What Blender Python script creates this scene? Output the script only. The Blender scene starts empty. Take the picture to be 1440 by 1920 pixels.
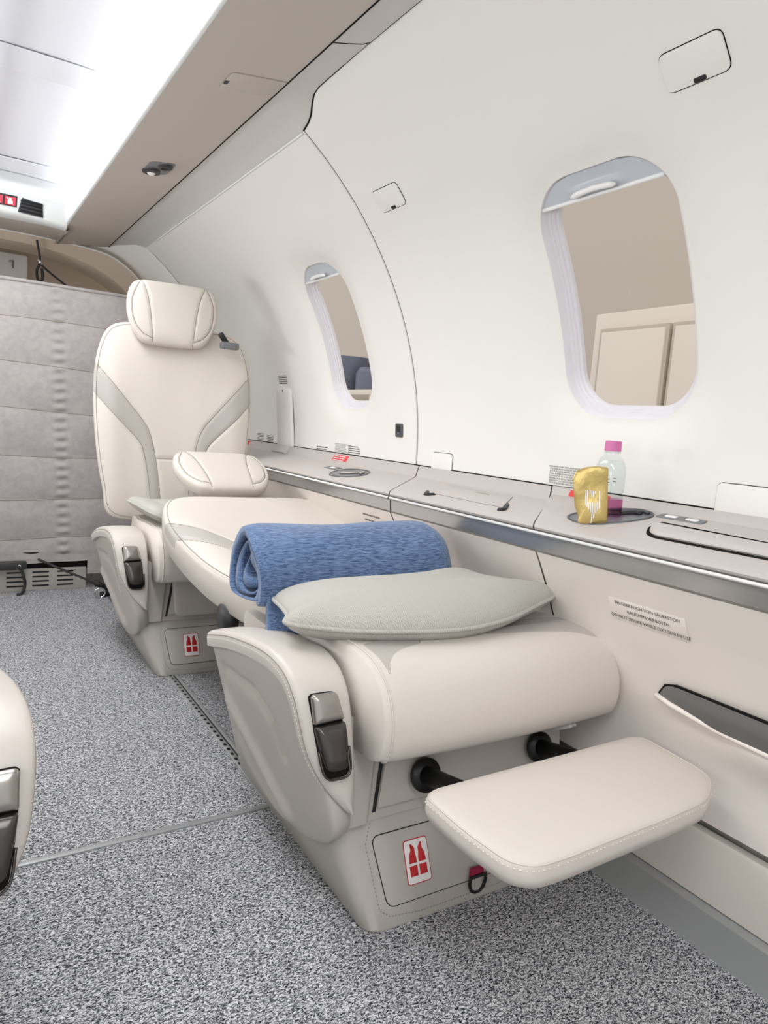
import bpy, bmesh, math, random
from mathutils import Vector, Matrix
random.seed(7)
PI = math.pi
S = bpy.context.scene
# ------------------------------------------------------------------ camera
cam = bpy.data.cameras.new('camera'); co = bpy.data.objects.new('camera', cam); S.collection.objects.link(co)
F, CX, CY, VX, VY, CH = 1310., 720., 960., -97., 738., .78
fy = Vector((VX-CX, -(VY-CY), -F)).normalized()
Xd = fy.cross(Vector((0, 1, 0))).normalized(); Zd = Xd.cross(fy)
co.matrix_world = Matrix((( Xd.x, Xd.y, Xd.z, 0), (fy.x, fy.y, fy.z, 0), (Zd.x, Zd.y, Zd.z, CH), (0, 0, 0, 1)))
cam.sensor_fit = 'VERTICAL'; cam.sensor_height = 36; cam.lens = F/1920*36
cam.clip_start = .02; cam.clip_end = 60
S.camera = co
# ------------------------------------------------------------------ view + world + cabin lights + added fills
S.view_settings.view_transform = 'Standard'; S.view_settings.look = 'None'
S.view_settings.gamma = 1; S.view_settings.use_curve_mapping = False
S.view_settings.exposure = -0.12
w = bpy.data.worlds.new('world'); S.world = w; w.use_nodes = True
w.node_tree.nodes['Background'].inputs[0].default_value = (.97, .985, 1, 1)
w.node_tree.nodes['Background'].inputs[1].default_value = 1.1

def area(name, loc, direction, sx, sy, power, col=(1, 1, 1), spread=PI):
    l = bpy.data.lights.new(name, 'AREA'); l.shape = 'RECTANGLE'; l.size = sx; l.size_y = sy
    l.energy = power; l.color = col; l.spread = spread
    o = bpy.data.objects.new(name, l); S.collection.objects.link(o); o.location = loc
    o.rotation_euler = Vector(direction).to_track_quat('-Z', 'Y').to_euler()
    return o
XC = .18                                    # centre line of the cabin
def trough_light(sign):
    # long strip hidden behind the valance lip, aimed up and inwards at the ceiling
    l = bpy.data.lights.new('cove_strip_light', 'AREA'); l.shape = 'RECTANGLE'; l.size = 4.7; l.size_y = .03
    l.energy = 5; l.color = (.94, .96, 1); l.spread = 1.5
    o = bpy.data.objects.new('cove_strip_light', l); S.collection.objects.link(o)
    o.location = (XC+sign*.262, .7, 1.488)
    d = Vector((-sign*.55, 0, .83)).normalized(); y = Vector((0, 1, 0)); z = -d
    m = Matrix((y, z.cross(y), z)).transposed(); o.rotation_euler = m.to_euler()
trough_light(1); trough_light(-1)
area('ceiling_fill', (XC, -.6, 1.54), (0, 0, -1), .30, 1.6, 16, (.98, .99, 1))  # added soft fill below the ceiling, no lamp is fitted there
area('ceiling_fill', (XC, 1.9, 1.545), (0, 0, -1), .26, 1.9, 17, (.98, .99, 1))  # second added ceiling fill, over the seats
for wy in (-.9, .25, 1.4, 2.55):     # added to brighten the right wall, standing in for daylight from left windows
    area('left_wall_fill', (2*XC-1.10, wy, 1.02), (1, 0, .5), .45, .32, 15 if wy > 2 else 9, (.96, .98, 1))
area('hangar_fill', (1.9, 1.5, 3.2), (.35, .35, -1), 2.5, 4, 20, (1, .98, .96))  # unseen light added outside to brighten the hangar backdrop
# ------------------------------------------------------------------ materials
def lin(c):
    return tuple(((v/255)/12.92 if v/255 <= .04045 else ((v/255+.055)/1.055)**2.4) for v in c)+(1,)
def mat(name, rgb, rough=.5, metal=0, bump=0, bscale=200, spec=.5, var=0, coat=0, band=None, sheen=0):
    m = bpy.data.materials.new(name); m.use_nodes = True; nt = m.node_tree; b = nt.nodes['Principled BSDF']
    b.inputs['Base Color'].default_value = lin(rgb); b.inputs['Roughness'].default_value = rough
    b.inputs['Metallic'].default_value = metal; b.inputs['Specular IOR Level'].default_value = spec
    b.inputs['Coat Weight'].default_value = coat; b.inputs['Sheen Weight'].default_value = sheen
    if band:
        a = nt.nodes.new('ShaderNodeAttribute'); a.attribute_name = 'band'
        g = nt.nodes.new('ShaderNodeMath'); g.operation = 'GREATER_THAN'; g.inputs[1].default_value = 0.0002
        mx = nt.nodes.new('ShaderNodeMix'); mx.data_type = 'RGBA'
        mx.inputs[6].default_value = lin(rgb); mx.inputs[7].default_value = lin(band)
        nt.links.new(a.outputs['Fac'], g.inputs[0]); nt.links.new(g.outputs[0], mx.inputs[0]); nt.links.new(mx.outputs[2], b.inputs['Base Color'])
    if bump:
        tc = nt.nodes.new('ShaderNodeTexCoord'); n = nt.nodes.new('ShaderNodeTexNoise'); n.inputs['Scale'].default_value = bscale
        n.inputs['Detail'].default_value = 3
        bp = nt.nodes.new('ShaderNodeBump'); bp.inputs['Strength'].default_value = bump; bp.inputs['Distance'].default_value = .002
        nt.links.new(tc.outputs['Object'], n.inputs['Vector']); nt.links.new(n.outputs['Fac'], bp.inputs['Height']); nt.links.new(bp.outputs[0], b.inputs['Normal'])
    return m
M = {}
M['leather'] = mat('ivory_leather', (209, 201, 193), .42, 0, .06, 350, .4, band=(178, 172, 167))
M['leather_arm'] = mat('taupe_leather', (200, 193, 186), .42, 0, .06, 350, .4)
M['shell'] = mat('seat_shell_leather', (186, 180, 173), .45, 0, .05, 350, .4)
M['base'] = mat('seat_base_leather', (180, 175, 168), .45, 0, .05, 350, .4)
M['thread'] = mat('pale_thread', (232, 226, 216), .7)
M['seam'] = mat('seam_thread', (150, 141, 132), .8)
M['wall'] = mat('wall_panel', (232, 230, 225), .38, 0, .04, 300, .35)
M['cove'] = mat('cove_panel', (212, 210, 205), .5, 0, .04, 300, .3)
M['valance'] = mat('valance_leather', (190, 181, 172), .55, 0, .05, 350, .3)
M['white'] = mat('white_plastic', (238, 238, 238), .4)
M['ceil'] = mat('ceiling_white', (230, 230, 236), .5)
M['lip'] = mat('valance_lip_white', (214, 216, 215), .5)
M['ledge'] = mat('ledge_leather', (190, 183, 179), .45, 0, .06, 350, .35)
M['lower'] = mat('lower_wall_leather', (226, 218, 211), .42, 0, .05, 250, .4)
M['kick'] = mat('kick_panel', (208, 202, 194), .5)
M['metalband'] = mat('brushed_metal_band', (176, 175, 174), .24, .75)
M['metalstrip'] = mat('grey_metal_strip', (165, 167, 167), .42, .35)
M['chrome'] = mat('chrome', (225, 225, 228), .12, 1)
M['softgap'] = mat('soft_gap', (120, 114, 106), .8, spec=.2)
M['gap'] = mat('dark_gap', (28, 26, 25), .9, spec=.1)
M['dark'] = mat('dark_plastic', (52, 52, 54), .4)
M['black'] = mat('black', (12, 12, 13), .45)
M['rim'] = mat('gunmetal_rim', (92, 94, 98), .3, .6)
M['cupgrey'] = mat('cup_grey', (120, 122, 126), .35, .3)
M['lever'] = mat('gunmetal_lever', (84, 80, 78), .25, .75)
M['levercap'] = mat('satin_metal_cap', (165, 160, 155), .3, .85)
M['red'] = mat('placard_red', (222, 60, 62), .5)
M['redicon'] = mat('icon_red', (196, 30, 38), .5)
M['ink'] = mat('black_ink', (45, 44, 44), .8)
M['inkgrey'] = mat('grey_ink', (95, 92, 90), .8)
M['sticker'] = mat('sticker_white', (240, 238, 236), .35)
M['arch'] = mat('arch_tan', (204, 188, 170), .55, 0, .05, 200)
M['tan'] = mat('tan_liner', (206, 190, 172), .8, 0, .2, 60)
M['magenta'] = mat('magenta_webbing', (150, 20, 60), .7)
M['pinkcap'] = mat('pink_cap', (205, 110, 165), .4)
M['shade'] = mat('window_shade', (188, 193, 200), .3)
M['reveal'] = mat('window_reveal', (222, 219, 223), .28)
M['liner'] = mat('pocket_liner', (110, 108, 106), .6)
M['hangarwall'] = mat('hangar_wall', (198, 187, 174), .9)
M['cream'] = mat('cream_lacquer', (226, 214, 202), .5)
M['softcream'] = mat('cream_frame', (190, 178, 164), .6)
M['bin'] = mat('bin_grey', (104, 108, 124), .4)
M['signred'] = mat('sign_red', (226, 60, 76), .4)
M['floorout'] = mat('hangar_floor', (170, 165, 158), .7)
M['webbing'] = mat('dark_webbing', (44, 44, 46), .8)

def carpet():
    m = bpy.data.materials.new('grey_carpet'); m.use_nodes = True; nt = m.node_tree; b = nt.nodes['Principled BSDF']
    b.inputs['Roughness'].default_value = .95; b.inputs['Specular IOR Level'].default_value = .1
    tc = nt.nodes.new('ShaderNodeTexCoord'); mp = nt.nodes.new('ShaderNodeMapping'); mp.inputs['Scale'].default_value = (230, 400, 100)
    mp.inputs['Rotation'].default_value = (0, 0, .35)
    n = nt.nodes.new('ShaderNodeTexNoise'); n.inputs['Scale'].default_value = 1; n.inputs['Detail'].default_value = 2.5; n.inputs['Distortion'].default_value = 1.2
    r = nt.nodes.new('ShaderNodeValToRGB'); e = r.color_ramp.elements
    e[0].position = .37; e[0].color = lin((34, 36, 44)); e[1].position = .60; e[1].color = lin((226, 226, 228))
    m2 = e.new(.49) if hasattr(e, 'new') else None
    m2.color = lin((138, 140, 144))
    n2 = nt.nodes.new('ShaderNodeTexNoise'); n2.inputs['Scale'].default_value = 5
    bp = nt.nodes.new('ShaderNodeBump'); bp.inputs['Strength'].default_value = .8; bp.inputs['Distance'].default_value = .003
    L = nt.links.new
    L(tc.outputs['Object'], mp.inputs[0]); L(mp.outputs[0], n.inputs['Vector']); L(n.outputs['Fac'], r.inputs[0]); L(r.outputs[0], b.inputs['Base Color'])
    L(n.outputs['Fac'], bp.inputs['Height']); L(bp.outputs[0], b.inputs['Normal'])
    return m
M['carpet'] = carpet()
def fabric(name, c1, c2, sc, rot=(0, 0, 0), bump=.5, dist=1.):
    m = bpy.data.materials.new(name); m.use_nodes = True; nt = m.node_tree; b = nt.nodes['Principled BSDF']
    b.inputs['Roughness'].default_value = .9; b.inputs['Specular IOR Level'].default_value = .15; b.inputs['Sheen Weight'].default_value = .25
    tc = nt.nodes.new('ShaderNodeTexCoord'); mp = nt.nodes.new('ShaderNodeMapping'); mp.inputs['Scale'].default_value = sc; mp.inputs['Rotation'].default_value = rot
    n = nt.nodes.new('ShaderNodeTexNoise'); n.inputs['Scale'].default_value = 1; n.inputs['Detail'].default_value = 4; n.inputs['Distortion'].default_value = dist
    r = nt.nodes.new('ShaderNodeValToRGB'); e = r.color_ramp.elements
    e[0].position = .35; e[0].color = lin(c1); e[1].position = .65; e[1].color = lin(c2)
    bp = nt.nodes.new('ShaderNodeBump'); bp.inputs['Strength'].default_value = bump; bp.inputs['Distance'].default_value = .0015
    L = nt.links.new
    L(tc.outputs['Object'], mp.inputs[0]); L(mp.outputs[0], n.inputs['Vector']); L(n.outputs['Fac'], r.inputs[0]); L(r.outputs[0], b.inputs['Base Color'])
    L(n.outputs['Fac'], bp.inputs['Height']); L(bp.outputs[0], b.inputs['Normal'])
    return m
M['blue'] = fabric('blue_melange', (58, 80, 116), (118, 142, 180), (60, 560, 560), (0, 0, 0), .5, .6)
M['curtain'] = fabric('mauve_grey_curtain', (166, 159, 158), (176, 169, 167), (30, 30, 30), (0, 0, 0), .15)
def herring():
    m = bpy.data.materials.new('herringbone_weave'); m.use_nodes = True; nt = m.node_tree; b = nt.nodes['Principled BSDF']
    b.inputs['Roughness'].default_value = .9; b.inputs['Specular IOR Level'].default_value = .1
    L = nt.links.new
    tc = nt.nodes.new('ShaderNodeTexCoord'); sp = nt.nodes.new('ShaderNodeSeparateXYZ'); L(tc.outputs['Object'], sp.inputs[0])
    def mth(op, a, bb=None):
        n = nt.nodes.new('ShaderNodeMath'); n.operation = op
        for i, q in enumerate((a, bb)):
            if q is None: continue
            if isinstance(q, (int, float)): n.inputs[i].default_value = q
            else: L(q, n.inputs[i])
        return n.outputs[0]
    z = mth('PINGPONG', sp.outputs[0], .008)
    s = mth('SINE', mth('MULTIPLY', mth('ADD', sp.outputs[1], z), 1700))
    s = mth('MULTIPLY_ADD', s, .5); 
    mr = nt.nodes.new('ShaderNodeMapRange'); mr.inputs[1].default_value = -.5; mr.inputs[2].default_value = .5; L(s, mr.inputs[0])
    mx = nt.nodes.new('ShaderNodeMix'); mx.data_type = 'RGBA'; mx.inputs[6].default_value = lin((142, 141, 134)); mx.inputs[7].default_value = lin((186, 184, 177))
    L(mr.outputs[0], mx.inputs[0]); L(mx.outputs[2], b.inputs['Base Color'])
    bp = nt.nodes.new('ShaderNodeBump'); bp.inputs['Strength'].default_value = .4; bp.inputs['Distance'].default_value = .001
    L(mr.outputs[0], bp.inputs['Height']); L(bp.outputs[0], b.inputs['Normal'])
    return m
M['herring'] = herring()
def gold():
    m = mat('gold_foil', (196, 172, 108), .36, .6, 1, 60); return m
M['gold'] = gold()
def glass(name, fac=.06, col=(1, 1, 1, 1)):
    m = bpy.data.materials.new(name); m.use_nodes = True; nt = m.node_tree
    for n in list(nt.nodes): nt.nodes.remove(n)
    o = nt.nodes.new('ShaderNodeOutputMaterial'); t = nt.nodes.new('ShaderNodeBsdfTransparent'); g = nt.nodes.new('ShaderNodeBsdfGlossy')
    g.inputs['Roughness'].default_value = .03; t.inputs[0].default_value = col
    f0 = nt.nodes.new('ShaderNodeFresnel'); f0.inputs[0].default_value = 1.45; gm = nt.nodes.new('ShaderNodeNewGeometry'); sb = nt.nodes.new('ShaderNodeMath'); sb.operation = 'SUBTRACT'; sb.inputs[0].default_value = 1; f = nt.nodes.new('ShaderNodeMath'); f.operation = 'MULTIPLY'
    nt.links.new(gm.outputs['Backfacing'], sb.inputs[1]); nt.links.new(f0.outputs[0], f.inputs[0]); nt.links.new(sb.outputs[0], f.inputs[1])
    mx = nt.nodes.new('ShaderNodeMixShader'); L = nt.links.new
    L(f.outputs[0], mx.inputs[0]); L(t.outputs[0], mx.inputs[1]); L(g.outputs[0], mx.inputs[2]); L(mx.outputs[0], o.inputs[0])
    return m
M['pane'] = glass('window_pane', col=(.97, .95, .93, 1))
M['pet'] = glass('clear_plastic', col=(.93, .95, .95, 1))
M['pinklabel'] = glass('pink_label', col=(.86, .45, .66, 1))
M['watervol'] = glass('water_clear', col=(.97, .985, .985, 1))
def water():
    m = bpy.data.materials.new('water'); m.use_nodes = True; b = m.node_tree.nodes['Principled BSDF']
    b.inputs['Transmission Weight'].default_value = 1; b.inputs['Roughness'].default_value = 0; b.inputs['IOR'].default_value = 1.2
    return m
M['water'] = water()
# ------------------------------------------------------------------ mesh helpers (everything is given in world metres)
ORG = {}
def tag(o, label=None, cat=None, group=None, kind=None):
    if label: o['label'] = label
    if cat: o['category'] = cat
    if group: o['group'] = group
    if kind: o['kind'] = kind
    return o
def empty(name, loc, label, cat, group=None):
    o = bpy.data.objects.new(name, None); S.collection.objects.link(o); o.location = loc; o.empty_display_size = .1
    ORG[o.name] = Vector(loc); return tag(o, label, cat, group)
def mesh(name, V, Fc, m, parent=None, smooth=True, band=None, label=None, angle=None):
    V = [Vector(v) for v in V]
    me = bpy.data.meshes.new(name)
    if parent is not None: org = ORG[parent.name]
    else:
        lo = Vector([min(v[i] for v in V) for i in range(3)]); hi = Vector([max(v[i] for v in V) for i in range(3)])
        org = Vector(((lo.x+hi.x)/2, (lo.y+hi.y)/2, lo.z))
    me.from_pydata([v-org for v in V], [], [tuple(f) for f in Fc]); 
    if band is not None:
        at = me.attributes.new('band', 'FLOAT', 'POINT'); at.data.foreach_set('value', band)
    bm = bmesh.new(); bm.from_mesh(me); bmesh.ops.recalc_face_normals(bm, faces=bm.faces)
    bm.to_mesh(me); bm.free()
    me.polygons.foreach_set('use_smooth', [smooth]*len(me.polygons))
    if smooth and angle: me.set_sharp_from_angle(angle=angle)
    me.materials.append(m); me.update()
    o = bpy.data.objects.new(name, me); S.collection.objects.link(o)
    ORG[o.name] = org
    if parent is not None: o.parent = parent
    else: o.location = org
    if label: o['label'] = label
    return o
def catmull(P, n=8, closed=False):
    P = [Vector(p) for p in P]; out = []; N = len(P)
    rng = range(N if closed else N-1)
    for i in rng:
        if closed: a, b, c, d = P[(i-1) % N], P[i], P[(i+1) % N], P[(i+2) % N]
        else: b, c = P[i], P[i+1]; a = P[i-1] if i else b*2-c; d = P[i+2] if i+2 < N else c*2-b
        for k in range(n):
            t = k/n; out.append(.5*((2*b)+(c-a)*t+(2*a-5*b+4*c-d)*t*t+(3*b-a-3*c+d)*t*t*t))
    if not closed: out.append(P[-1].copy())
    return out
def resample(P, n, closed=True):
    P = [Vector(p) for p in P]; Q = P+[P[0]] if closed else P
    L = [0]
    for a, b in zip(Q, Q[1:]): L.append(L[-1]+(b-a).length)
    out = []; j = 0; m = n if closed else n-1
    for i in range(n):
        s = L[-1]*i/m
        while j < len(L)-2 and L[j+1] < s: j += 1
        t = (s-L[j])/max(1e-9, L[j+1]-L[j]); out.append(Q[j].lerp(Q[j+1], min(1, t)))
    return out
def roundpoly(P, r, n=5):
    """polygon with rounded corners; r number or list"""
    out = []; N = len(P)
    for i in range(N):
        a, b, c = Vector(P[i-1]), Vector(P[i]), Vector(P[(i+1) % N]); rr = r[i] if isinstance(r, (list, tuple)) else r
        u = (a-b); v = (c-b); d = min(rr, u.length*.49, v.length*.49)
        p, q = b+u.normalized()*d, b+v.normalized()*d
        for k in range(n+1):
            t = k/n; out.append(p*(1-t)**2+b*2*t*(1-t)+q*t*t)
    return out
def rrect(cx, cy, w_, h, r, n=6):
    return roundpoly([(cx-w_/2, cy-h/2), (cx+w_/2, cy-h/2), (cx+w_/2, cy+h/2), (cx-w_/2, cy+h/2)], r, n)
def inset(P, d):
    P = [Vector(p) for p in P]; N = len(P); A = sum(P[i-1].x*P[i].y-P[i].x*P[i-1].y for i in range(N)); s = 1 if A > 0 else -1
    out = []
    for i in range(N):
        t = (P[(i+1) % N]-P[i-1]); 
        if t.length < 1e-9: out.append(P[i]); continue
        t.normalize(); nrm = Vector((-t.y, t.x))*s; out.append(P[i]+nrm*d)
    return out
def plate(name, P, Fn, m, parent=None, rings=None, h=.004, b=.0015, label=None, back=True, smooth=True, angle=.7):
    """outline P in (u,v) raised to w=h through the map Fn(u,v,w), with a rounded edge"""
    P = [Vector(p) for p in P]
    rings = rings or [(0, 0), (0, h-b), (b*.3, h-b*.3), (b, h)]
    V = []; Fc = []; N = len(P)
    for ins, hh in rings:
        for q in (inset(P, ins) if ins else P): V.append(Fn(q.x, q.y, hh))
    for k in range(len(rings)-1):
        for i in range(N):
            j = (i+1) % N; Fc.append((k*N+i, k*N+j, (k+1)*N+j, (k+1)*N+i))
    Fc.append([ (len(rings)-1)*N+i for i in range(N)])
    if back: Fc.append([i for i in range(N)][::-1])
    return mesh(name, V, Fc, m, parent, smooth, label=label, angle=angle)
def knob(name, P, Fn, m, parent=None, rings=()):
    P = resample([Vector(p) for p in P], 60); c = sum(P, Vector((0, 0)))/60; V = []; Fc = []
    for sc, h in rings:
        for p in P: q = c+(p-c)*sc; V.append(Fn(q.x, q.y, h))
    for k in range(len(rings)-1):
        for i in range(60): j = (i+1) % 60; Fc.append((k*60+i, k*60+j, (k+1)*60+j, (k+1)*60+i))
    V.append(Fn(c.x, c.y, rings[-1][1])); b = (len(rings)-1)*60
    for i in range(60): Fc.append((b+i, b+(i+1) % 60, len(V)-1))
    return mesh(name, V, Fc, m, parent, True, angle=1.1)
def tube_vf(P, r, n=6, closed=False, V=None, Fc=None, cap=True):
    P = [Vector(p) for p in P]; V = V if V is not None else []; Fc = Fc if Fc is not None else []
    base = len(V); N = len(P); up = Vector((0, 0, 1)); pu = None
    for i, p in enumerate(P):
        a = P[i-1] if (i or closed) else p; b = P[(i+1) % N] if (i < N-1 or closed) else p
        t = (b-a).normalized() if (b-a).length > 1e-9 else Vector((1, 0, 0))
        if pu is None: pu = up.cross(t) if abs(t.z) < .9 else Vector((1, 0, 0)).cross(t)
        u = (pu-t*pu.dot(t)); u = u.normalized() if u.length > 1e-6 else t.orthogonal().normalized(); pu = u; v = t.cross(u)
        rr = r[i] if isinstance(r, (list, tuple)) else r
        for k in range(n):
            an = 2*PI*k/n; V.append(p+u*math.cos(an)*rr+v*math.sin(an)*rr)
    for i in range(N if closed else N-1):
        j = (i+1) % N
        for k in range(n):
            l = (k+1) % n; Fc.append((base+i*n+k, base+i*n+l, base+j*n+l, base+j*n+k))
    if cap and not closed:
        Fc.append([base+k for k in range(n)][::-1]); Fc.append([base+(N-1)*n+k for k in range(n)])
    return V, Fc
def tube(name, P, r, m, parent=None, n=8, closed=False, label=None):
    V, Fc = tube_vf(P, r, n, closed); return mesh(name, V, Fc, m, parent, label=label)
def stitch_vf(P, V, Fc, step=.006, ln=.0042, r=.0008):
    P = [Vector(p) for p in P]; L = sum((b-a).length for a, b in zip(P, P[1:])); n = max(2, int(L/step))
    Q = resample(P, n*2+1, False)
    for i in range(n):
        a, b = Q[2*i], Q[2*i+1]; tube_vf([a, a.lerp(b, .5), b], [r*.5, r, r*.5], 4, False, V, Fc)
def loft(name, secs, m, parent=None, caps=True, band=None, label=None, angle=None, closed=True):
    V = []; Fc = []; n = len(secs[0])
    for s in secs: V += [Vector(p) for p in s]
    for k in range(len(secs)-1):
        for i in range(n if closed else n-1):
            j = (i+1) % n; Fc.append((k*n+i, k*n+j, (k+1)*n+j, (k+1)*n+i))
    if caps and closed: Fc.append(list(range(n))[::-1]); Fc.append([(len(secs)-1)*n+i for i in range(n)])
    return mesh(name, V, Fc, m, parent, label=label, angle=angle)
def box(name, x0, x1, y0, y1, z0, z1, m, parent=None, r=.003, label=None, seg=2):
    bm = bmesh.new(); bmesh.ops.create_cube(bm, size=1)
    for v in bm.verts: v.co = Vector(((x0+x1)/2+v.co.x*(x1-x0), (y0+y1)/2+v.co.y*(y1-y0), (z0+z1)/2+v.co.z*(z1-z0)))
    if r: bmesh.ops.bevel(bm, geom=bm.edges[:], offset=r, segments=seg, affect='EDGES', profile=.5)
    bm.verts.index_update(); V = [v.co.copy() for v in bm.verts]; Fc = [[v.index for v in f.verts] for f in bm.faces]; bm.free()
    return mesh(name, V, Fc, m, parent, True, label=label, angle=.6)
def lathe(name, prof, c, m, parent=None, n=32, label=None):
    V = []; Fc = []
    for r, z in prof:
        for k in range(n): V.append((c[0]+r*math.cos(2*PI*k/n), c[1]+r*math.sin(2*PI*k/n), c[2]+z))
    for i in range(len(prof)-1):
        for k in range(n):
            l = (k+1) % n; Fc.append((i*n+k, i*n+l, (i+1)*n+l, (i+1)*n+k))
    return mesh(name, V, Fc, m, parent, label=label, angle=1.)
def segd(p, a, b):
    ab = b-a; t = max(0, min(1, (p-a).dot(ab)/max(1e-12, ab.length_squared))); return (p-a-ab*t).length
def polyd(p, L): return min(segd(p, a, b) for a, b in zip(L, L[1:]))
def inside(p, P):
    c = False; N = len(P)
    for i in range(N):
        a, b = P[i], P[i-1]
        if (a.y > p.y) != (b.y > p.y) and p.x < (b.x-a.x)*(p.y-a.y)/(b.y-a.y)+a.x: c = not c
    return c
def sdist(p, P):
    d = polyd(p, list(P)+[P[0]]); return d if inside(p, P) else -d
class Puff:
    """upholstered slab: closed outline in (u,v), domed by top/bot, carried into the world by Fn(u,v,w)"""
    def __init__(s, ctrl, Fn, top, bot, p=4, ctr=None, N=160, seams=(), bands=(), extra=None, smoothn=6, gd=.004, round_=None):
        ol = roundpoly(ctrl, round_, 8) if round_ is not None else catmull(ctrl, smoothn, True)
        s.O = resample(ol, N); s.Fn = Fn; s.top = top; s.bot = bot; s.p = p; s.gd = gd
        s.c = Vector(ctr) if ctr else sum(s.O, Vector((0, 0)))/N
        s.seams = [[Vector(q) for q in L] for L in seams]; s.bands = [[Vector(q) for q in B] for B in bands]; s.extra = extra
        s.ang = sorted((math.atan2((q-s.c).y, (q-s.c).x), (q-s.c).length) for q in s.O)
    def rad(s, u, v):
        d = Vector((u, v))-s.c
        if d.length < 1e-6: return 0
        a = math.atan2(d.y, d.x); A = s.ang; n = len(A); lo, hi = 0, n
        while lo < hi:
            mid = (lo+hi)//2
            if A[mid][0] < a: lo = mid+1
            else: hi = mid
        i1 = lo % n; i0 = (lo-1) % n; a0, r0 = A[i0]; a1, r1 = A[i1]
        if i1 == 0: a1 += 2*PI if a > a0 else 0; a0 -= 0 if a > a0 else 2*PI
        t = (a-a0)/(a1-a0) if abs(a1-a0) > 1e-9 else 0
        return d.length/(r0+(r1-r0)*t)
    def w(s, u, v, r=None):
        r = s.rad(u, v) if r is None else r
        h = s.top*max(0, 1-min(1, r)**s.p)**(1/s.p)
        if s.extra: h += s.extra(u, v, r)
        return h
    def P(s, u, v, off=0): return Vector(s.Fn(u, v, s.w(u, v)+off))
    def build(s, name, m, parent=None, K=46, Kb=16, label=None):
        V = []; B = []; N = len(s.O); Fc = []
        rs = [1-(1-(k/K))**1.6 for k in range(1, K+1)]
        V.append(Vector(s.Fn(s.c.x, s.c.y, s.w(s.c.x, s.c.y, 0)))); B.append(max([sdist(s.c, b) for b in s.bands] or [-1]))
        for r in rs:
            for o in s.O:
                q = s.c+(o-s.c)*r; h = s.w(q.x, q.y, r)
                if s.seams and r < .999:
                    d = min(polyd(q, L) for L in s.seams)
                    if d < .014: h -= s.gd*math.exp(-(d/.0045)**2)
                B.append(max([sdist(q, b) for b in s.bands]) if s.bands else -1)
                V.append(Vector(s.Fn(q.x, q.y, h)))
        rb = [1-((k/Kb))**1.6 for k in range(1, Kb)]
        for r in rb:
            for o in s.O:
                q = s.c+(o-s.c)*r; V.append(Vector(s.Fn(q.x, q.y, -s.bot*max(0, 1-r**s.p)**(1/s.p)))); B.append(-1)
        V.append(Vector(s.Fn(s.c.x, s.c.y, -s.bot))); B.append(-1)
        R = K+Kb-1
        for i in range(N): Fc.append((0, 1+i, 1+(i+1) % N))
        for k in range(R-1):
            for i in range(N):
                j = (i+1) % N; Fc.append((1+k*N+i, 1+(k+1)*N+i, 1+(k+1)*N+j, 1+k*N+j))
        for i in range(N): Fc.append((1+(R-1)*N+i, len(V)-1, 1+(R-1)*N+(i+1) % N))
        return mesh(name, V, Fc, m, parent, True, band=B, label=label)
    def seamlines(s, parent, lines=None, r=.0011, off=-.0025, m=None, name='seam'):
        for L in (lines or s.seams):
            Q = resample(L, max(8, int(sum((b-a).length for a, b in zip(L, L[1:]))/.006)), False)
            V, Fc = tube_vf([s.P(q.x, q.y, off) for q in Q], r, 5)
            mesh(name, V, Fc, m or M['seam'], parent)
    def stitches(s, parent, lines, off=.0002, name='stitching', m=None, shift=0.0045, both=False, step=.006):
        for L in lines:
            V = []; Fc = []
            Q = resample(L, max(8, int(sum((b-a).length for a, b in zip(L, L[1:]))/.008)), False)
            for sg in ((1, -1) if both else (1,)):
                R_ = []
                for i, q in enumerate(Q):
                    t = (Q[min(i+1, len(Q)-1)]-Q[max(i-1, 0)]).normalized(); R_.append(q+Vector((-t.y, t.x))*shift*sg)
                stitch_vf([s.P(q.x, q.y, off) for q in R_], V, Fc, step)
            mesh(name, V, Fc, m or M['thread'], parent)
def cm(*pts, n=6, closed=False): return catmull([Vector(p) for p in pts], n, closed)
def textshape(lines, size, gap=1.35, align='LEFT'):
    """built-in font -> flat triangles in (u,v)"""
    c = bpy.data.curves.new('t', 'FONT'); c.body = '\n'.join(lines); c.size = size; c.space_line = gap; c.align_x = align; c.fill_mode = 'FRONT'; c.resolution_u = 2
    o = bpy.data.objects.new('t', c); S.collection.objects.link(o)
    dg = bpy.context.evaluated_depsgraph_get(); me = bpy.data.meshes.new_from_object(o.evaluated_get(dg))
    V = [v.co.copy() for v in me.vertices]; Fc = [list(p.vertices) for p in me.polygons]
    bpy.data.objects.remove(o); bpy.data.curves.remove(c); bpy.data.meshes.remove(me)
    return V, Fc
def dashes(nl, width, size, seed, gap=1.35, ragged=.25):
    """rows of print too small to read: rows of short bars"""
    rnd = random.Random(seed); V = []; Fc = []
    for l in range(nl):
        x = 0; end = width*(1-ragged*rnd.random()); y = -l*size*gap
        while x < end:
            wd = rnd.uniform(.8, 3)*size; wd = min(wd, end-x)
            b = len(V); h = size*.55
            V += [Vector((x, y, 0)), Vector((x+wd, y, 0)), Vector((x+wd, y+h, 0)), Vector((x, y+h, 0))]; Fc.append([b, b+1, b+2, b+3]); x += wd+size*.35
    return V, Fc
def placed(name, VF, u0, v0, Fn, m, parent=None, flip=False, off=.0006, rot=0):
    ca, sa = math.cos(rot), math.sin(rot)
    V = [Fn(u0+(-1 if flip else 1)*(v.x*ca-v.y*sa), v0+v.x*sa+v.y*ca, off) for v in VF[0]]
    return mesh(name, V, VF[1], m, parent, False)
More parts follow.
